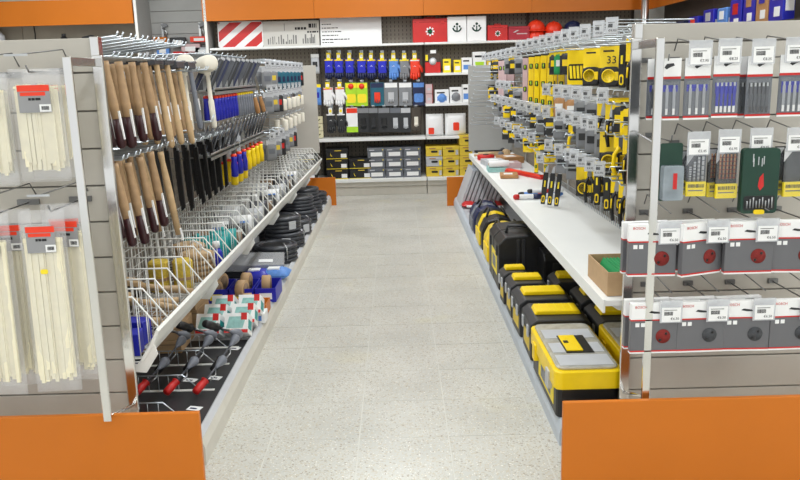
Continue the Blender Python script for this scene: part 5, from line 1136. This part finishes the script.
SK, SG, SY, SW = shoebox(.27, .125, BLACK, 'k'), shoebox(.215, .122, GREYP, 'g'), shoebox(.20, .122, PYELLOW, 'y'), shoebox(.20, .122, LGREY, 'w')
ZB = .216
for ci, (x, n, P, lb) in enumerate(((-1.17, 3, SK, 'black box with yellow line in the column behind the wire baskets'), (-.76, 3, SK, 'black box with yellow line in the second black column'), (-.475, 2, SK, 'black box with yellow line in the low column beside the grey boxes'), (-.27, 3, SG, 'grey box with white label in the column next to the black boxes'), (-.045, 3, SG, 'grey box with white label in the middle grey column'), (.18, 3, SG, 'grey box with white label in the column beside the yellow boxes'), (.455, 3, SY, 'yellow box with dark hand hole in the column beside the grey boxes'), (.665, 3, SY, 'yellow box with dark hand hole in the middle yellow column'), (.875, 4, SY, 'yellow box in the tallest yellow column by the far tool shelf'))):
    for q in range(n):
        pale = ci == 6 and q == 1
        thing('shoe_box', ('pale box with dark hand hole between two yellow ones' if pale else lb + ', %s up' % nth(q)), 'box', SW if pale else P, (x, 9.70, ZB + q * .1265), (0, 0, R(random.uniform(-1, 1))))
# recessed bay goods and the far wall corner
def clamp(): return [('bar', MB().box(-.012, .012, -.006, .006, -.22, 0, BRUSHED).mesh('bar')), ('jaw', MB().plate([(-.02, -.01), (.05, .0), (.07, -.03), (.01, -.05)], -.012, .012, MGREY).mesh('jaw', .003)), ('lever', MB().tube([(.0, 0, -.05), (.05, -.01, -.10), (.02, 0, -.16)], .010, BRUSHED, 6).mesh('lever'))]
for i, x in enumerate((-2.98, -2.50)):
    thing('bar_clamp', 'grey bar clamp hanging on the slat board, %s' % ('nearer the far fascia', 'nearer the striped board')[i], 'clamp', clamp(), (x, 10.33, 2.20), s=1.1)
for i, (x, z, w, h, m, lb) in enumerate(((-3.01, 1.98, .18, .10, ORANGE, 'orange and white pack in the slat board bay'), (-2.78, 1.96, .20, .12, CHAR, 'black tool pack between the two bar clamps'), (-2.98, 1.86, .16, .10, LBLUE, 'pale blue pack below the black one in the slat bay'), (-2.62, 1.88, .24, .11, PINK, 'pink and red pack in the slat bay'), (-2.50, 1.99, .24, .07, ORED, 'red edged flat pack under the second clamp'), (-2.46, 1.84, .22, .10, LGREY, 'pale pack lowest in the slat bay'), (-2.75, 1.80, .2, .09, RED, 'red pack lowest in the slat bay'))):
    thing('tool_pack', lb, 'pack', [('pack', blk(-w / 2, w / 2, -.03, .03, -h / 2, h / 2, m, .004)), ('label', blk(-w * .3, w * .25, -.032, -.0302, -h * .3, h * .2, PAPER, 0))], (x, 10.29, z))
    pr = MB().tube([(0, 0, 0), (0, -.12, 0)], .003, ZINC, 6).mesh('prong')
    thing('peg_hook', 'zinc hook in the slat bay above the ' + lb.split(' pack')[0].split(' flat')[0] + ' pack', 'hook', [('prong', pr)], (x, 10.352, z + h / 2 + .008))
thing('hanging_cable', 'thin black cable hanging down the brown panel over the cable ties', 'cable', [('cable', MB().tube([(0, 0, 2.2), (.01, -.01, 2.1), (.0, 0, 2.0), (.01, 0, 1.89)], .008, BLACK, 6).mesh('cable')), ('plug', MB().box(-.015, .025, -.02, .02, 1.862, 1.91, BLACK).mesh('plug', .004))], (-4.50, 10.05, 0))
thing('dark_flask', 'small dark bottle standing over the cable tie display', 'bottle', [('bottle', MB().lathe([(.05, 0), (.055, .02), (.055, .15), (.03, .19)], BLACK, 14).mesh('bottle')), ('cap', MB().lathe([(.025, .19), (.025, .225)], CHAR, 12).mesh('cap'))], (-4.10, 9.95, 1.859))
thing('white_canister', 'white canister on the far shelf at the picture edge', 'canister', [('body', MB().lathe([(.11, 0), (.12, .02), (.12, .22), (.08, .27)], LGREY, 16).mesh('body')), ('lid', MB().lathe([(.06, .27), (.06, .30)], TEAL, 14).mesh('lid'))], (-4.95, 9.93, 1.859))
thing('power_tool', 'dark power tool on the far shelf beside the slat bay', 'tool', [('body', MB().plate([(-.10, .06), (.08, .06), (.10, .12), (.0, .17), (-.10, .15)], -.03, .03, CHAR).mesh('body', .006)), ('grip', MB().plate([(-.04, .0), (.0, .0), (.02, .07), (-.05, .07)], -.022, .022, BLACK).mesh('grip', .004)), ('chuck', MB().lathe([(.02, 0), (.014, .06)], STEEL, 10, TR(.09, 0, .10) @ RY(PI / 2)).mesh('chuck'))], (-3.75, 9.95, 1.859), s=1.2)
thing('carton', 'white carton on the far shelf beside the slat bay', 'carton', cartonp(.2, .14, .15, PAPER, LGREY), (-3.48, 9.88, 1.859))
for i, (y, w, h, m, hd, lb) in enumerate(((8.75, .30, .14, NAVY, BLUE, 'low navy pack deepest on the side wall'), (8.35, .26, .16, BLUE, ORED, 'blue pack with red corner, second on the side wall'), (7.95, .26, .20, BLUE, LGREY, 'blue pack, third on the side wall'), (7.62, .22, .19, LBLUE, PAPER, 'pale blue pack in the middle of the side wall'), (7.32, .24, .24, BLUE, RED, 'blue pack with red badge on the side wall'), (7.05, .22, .34, BLUE, BEECH, 'tall blue pack with brown stripe on the side wall'), (6.80, .22, .36, BEECH, BLUE, 'tall brown pack with blue stripe on the side wall'), (6.55, .24, .38, BLUE, PAPER, 'tall blue pack with white label nearest on the side wall'))):
    thing('drill_pack', lb, 'pack', [('pack', blk(-.05, .05, -w / 2, w / 2, 0, h, m, .006)), ('badge', blk(-.053, -.0502, -w * .2, w * .25, h * .45, h * .85, hd, 0)), ('label', blk(-.053, -.0502, -w * .3, w * .1, h * .1, h * .3, PAPER, 0)), ('near_badge', blk(-.03, .04, -w / 2 - .002, -w / 2 - .0002, h * .2, h * .5, hd, 0))], (3.16, y, 1.831))
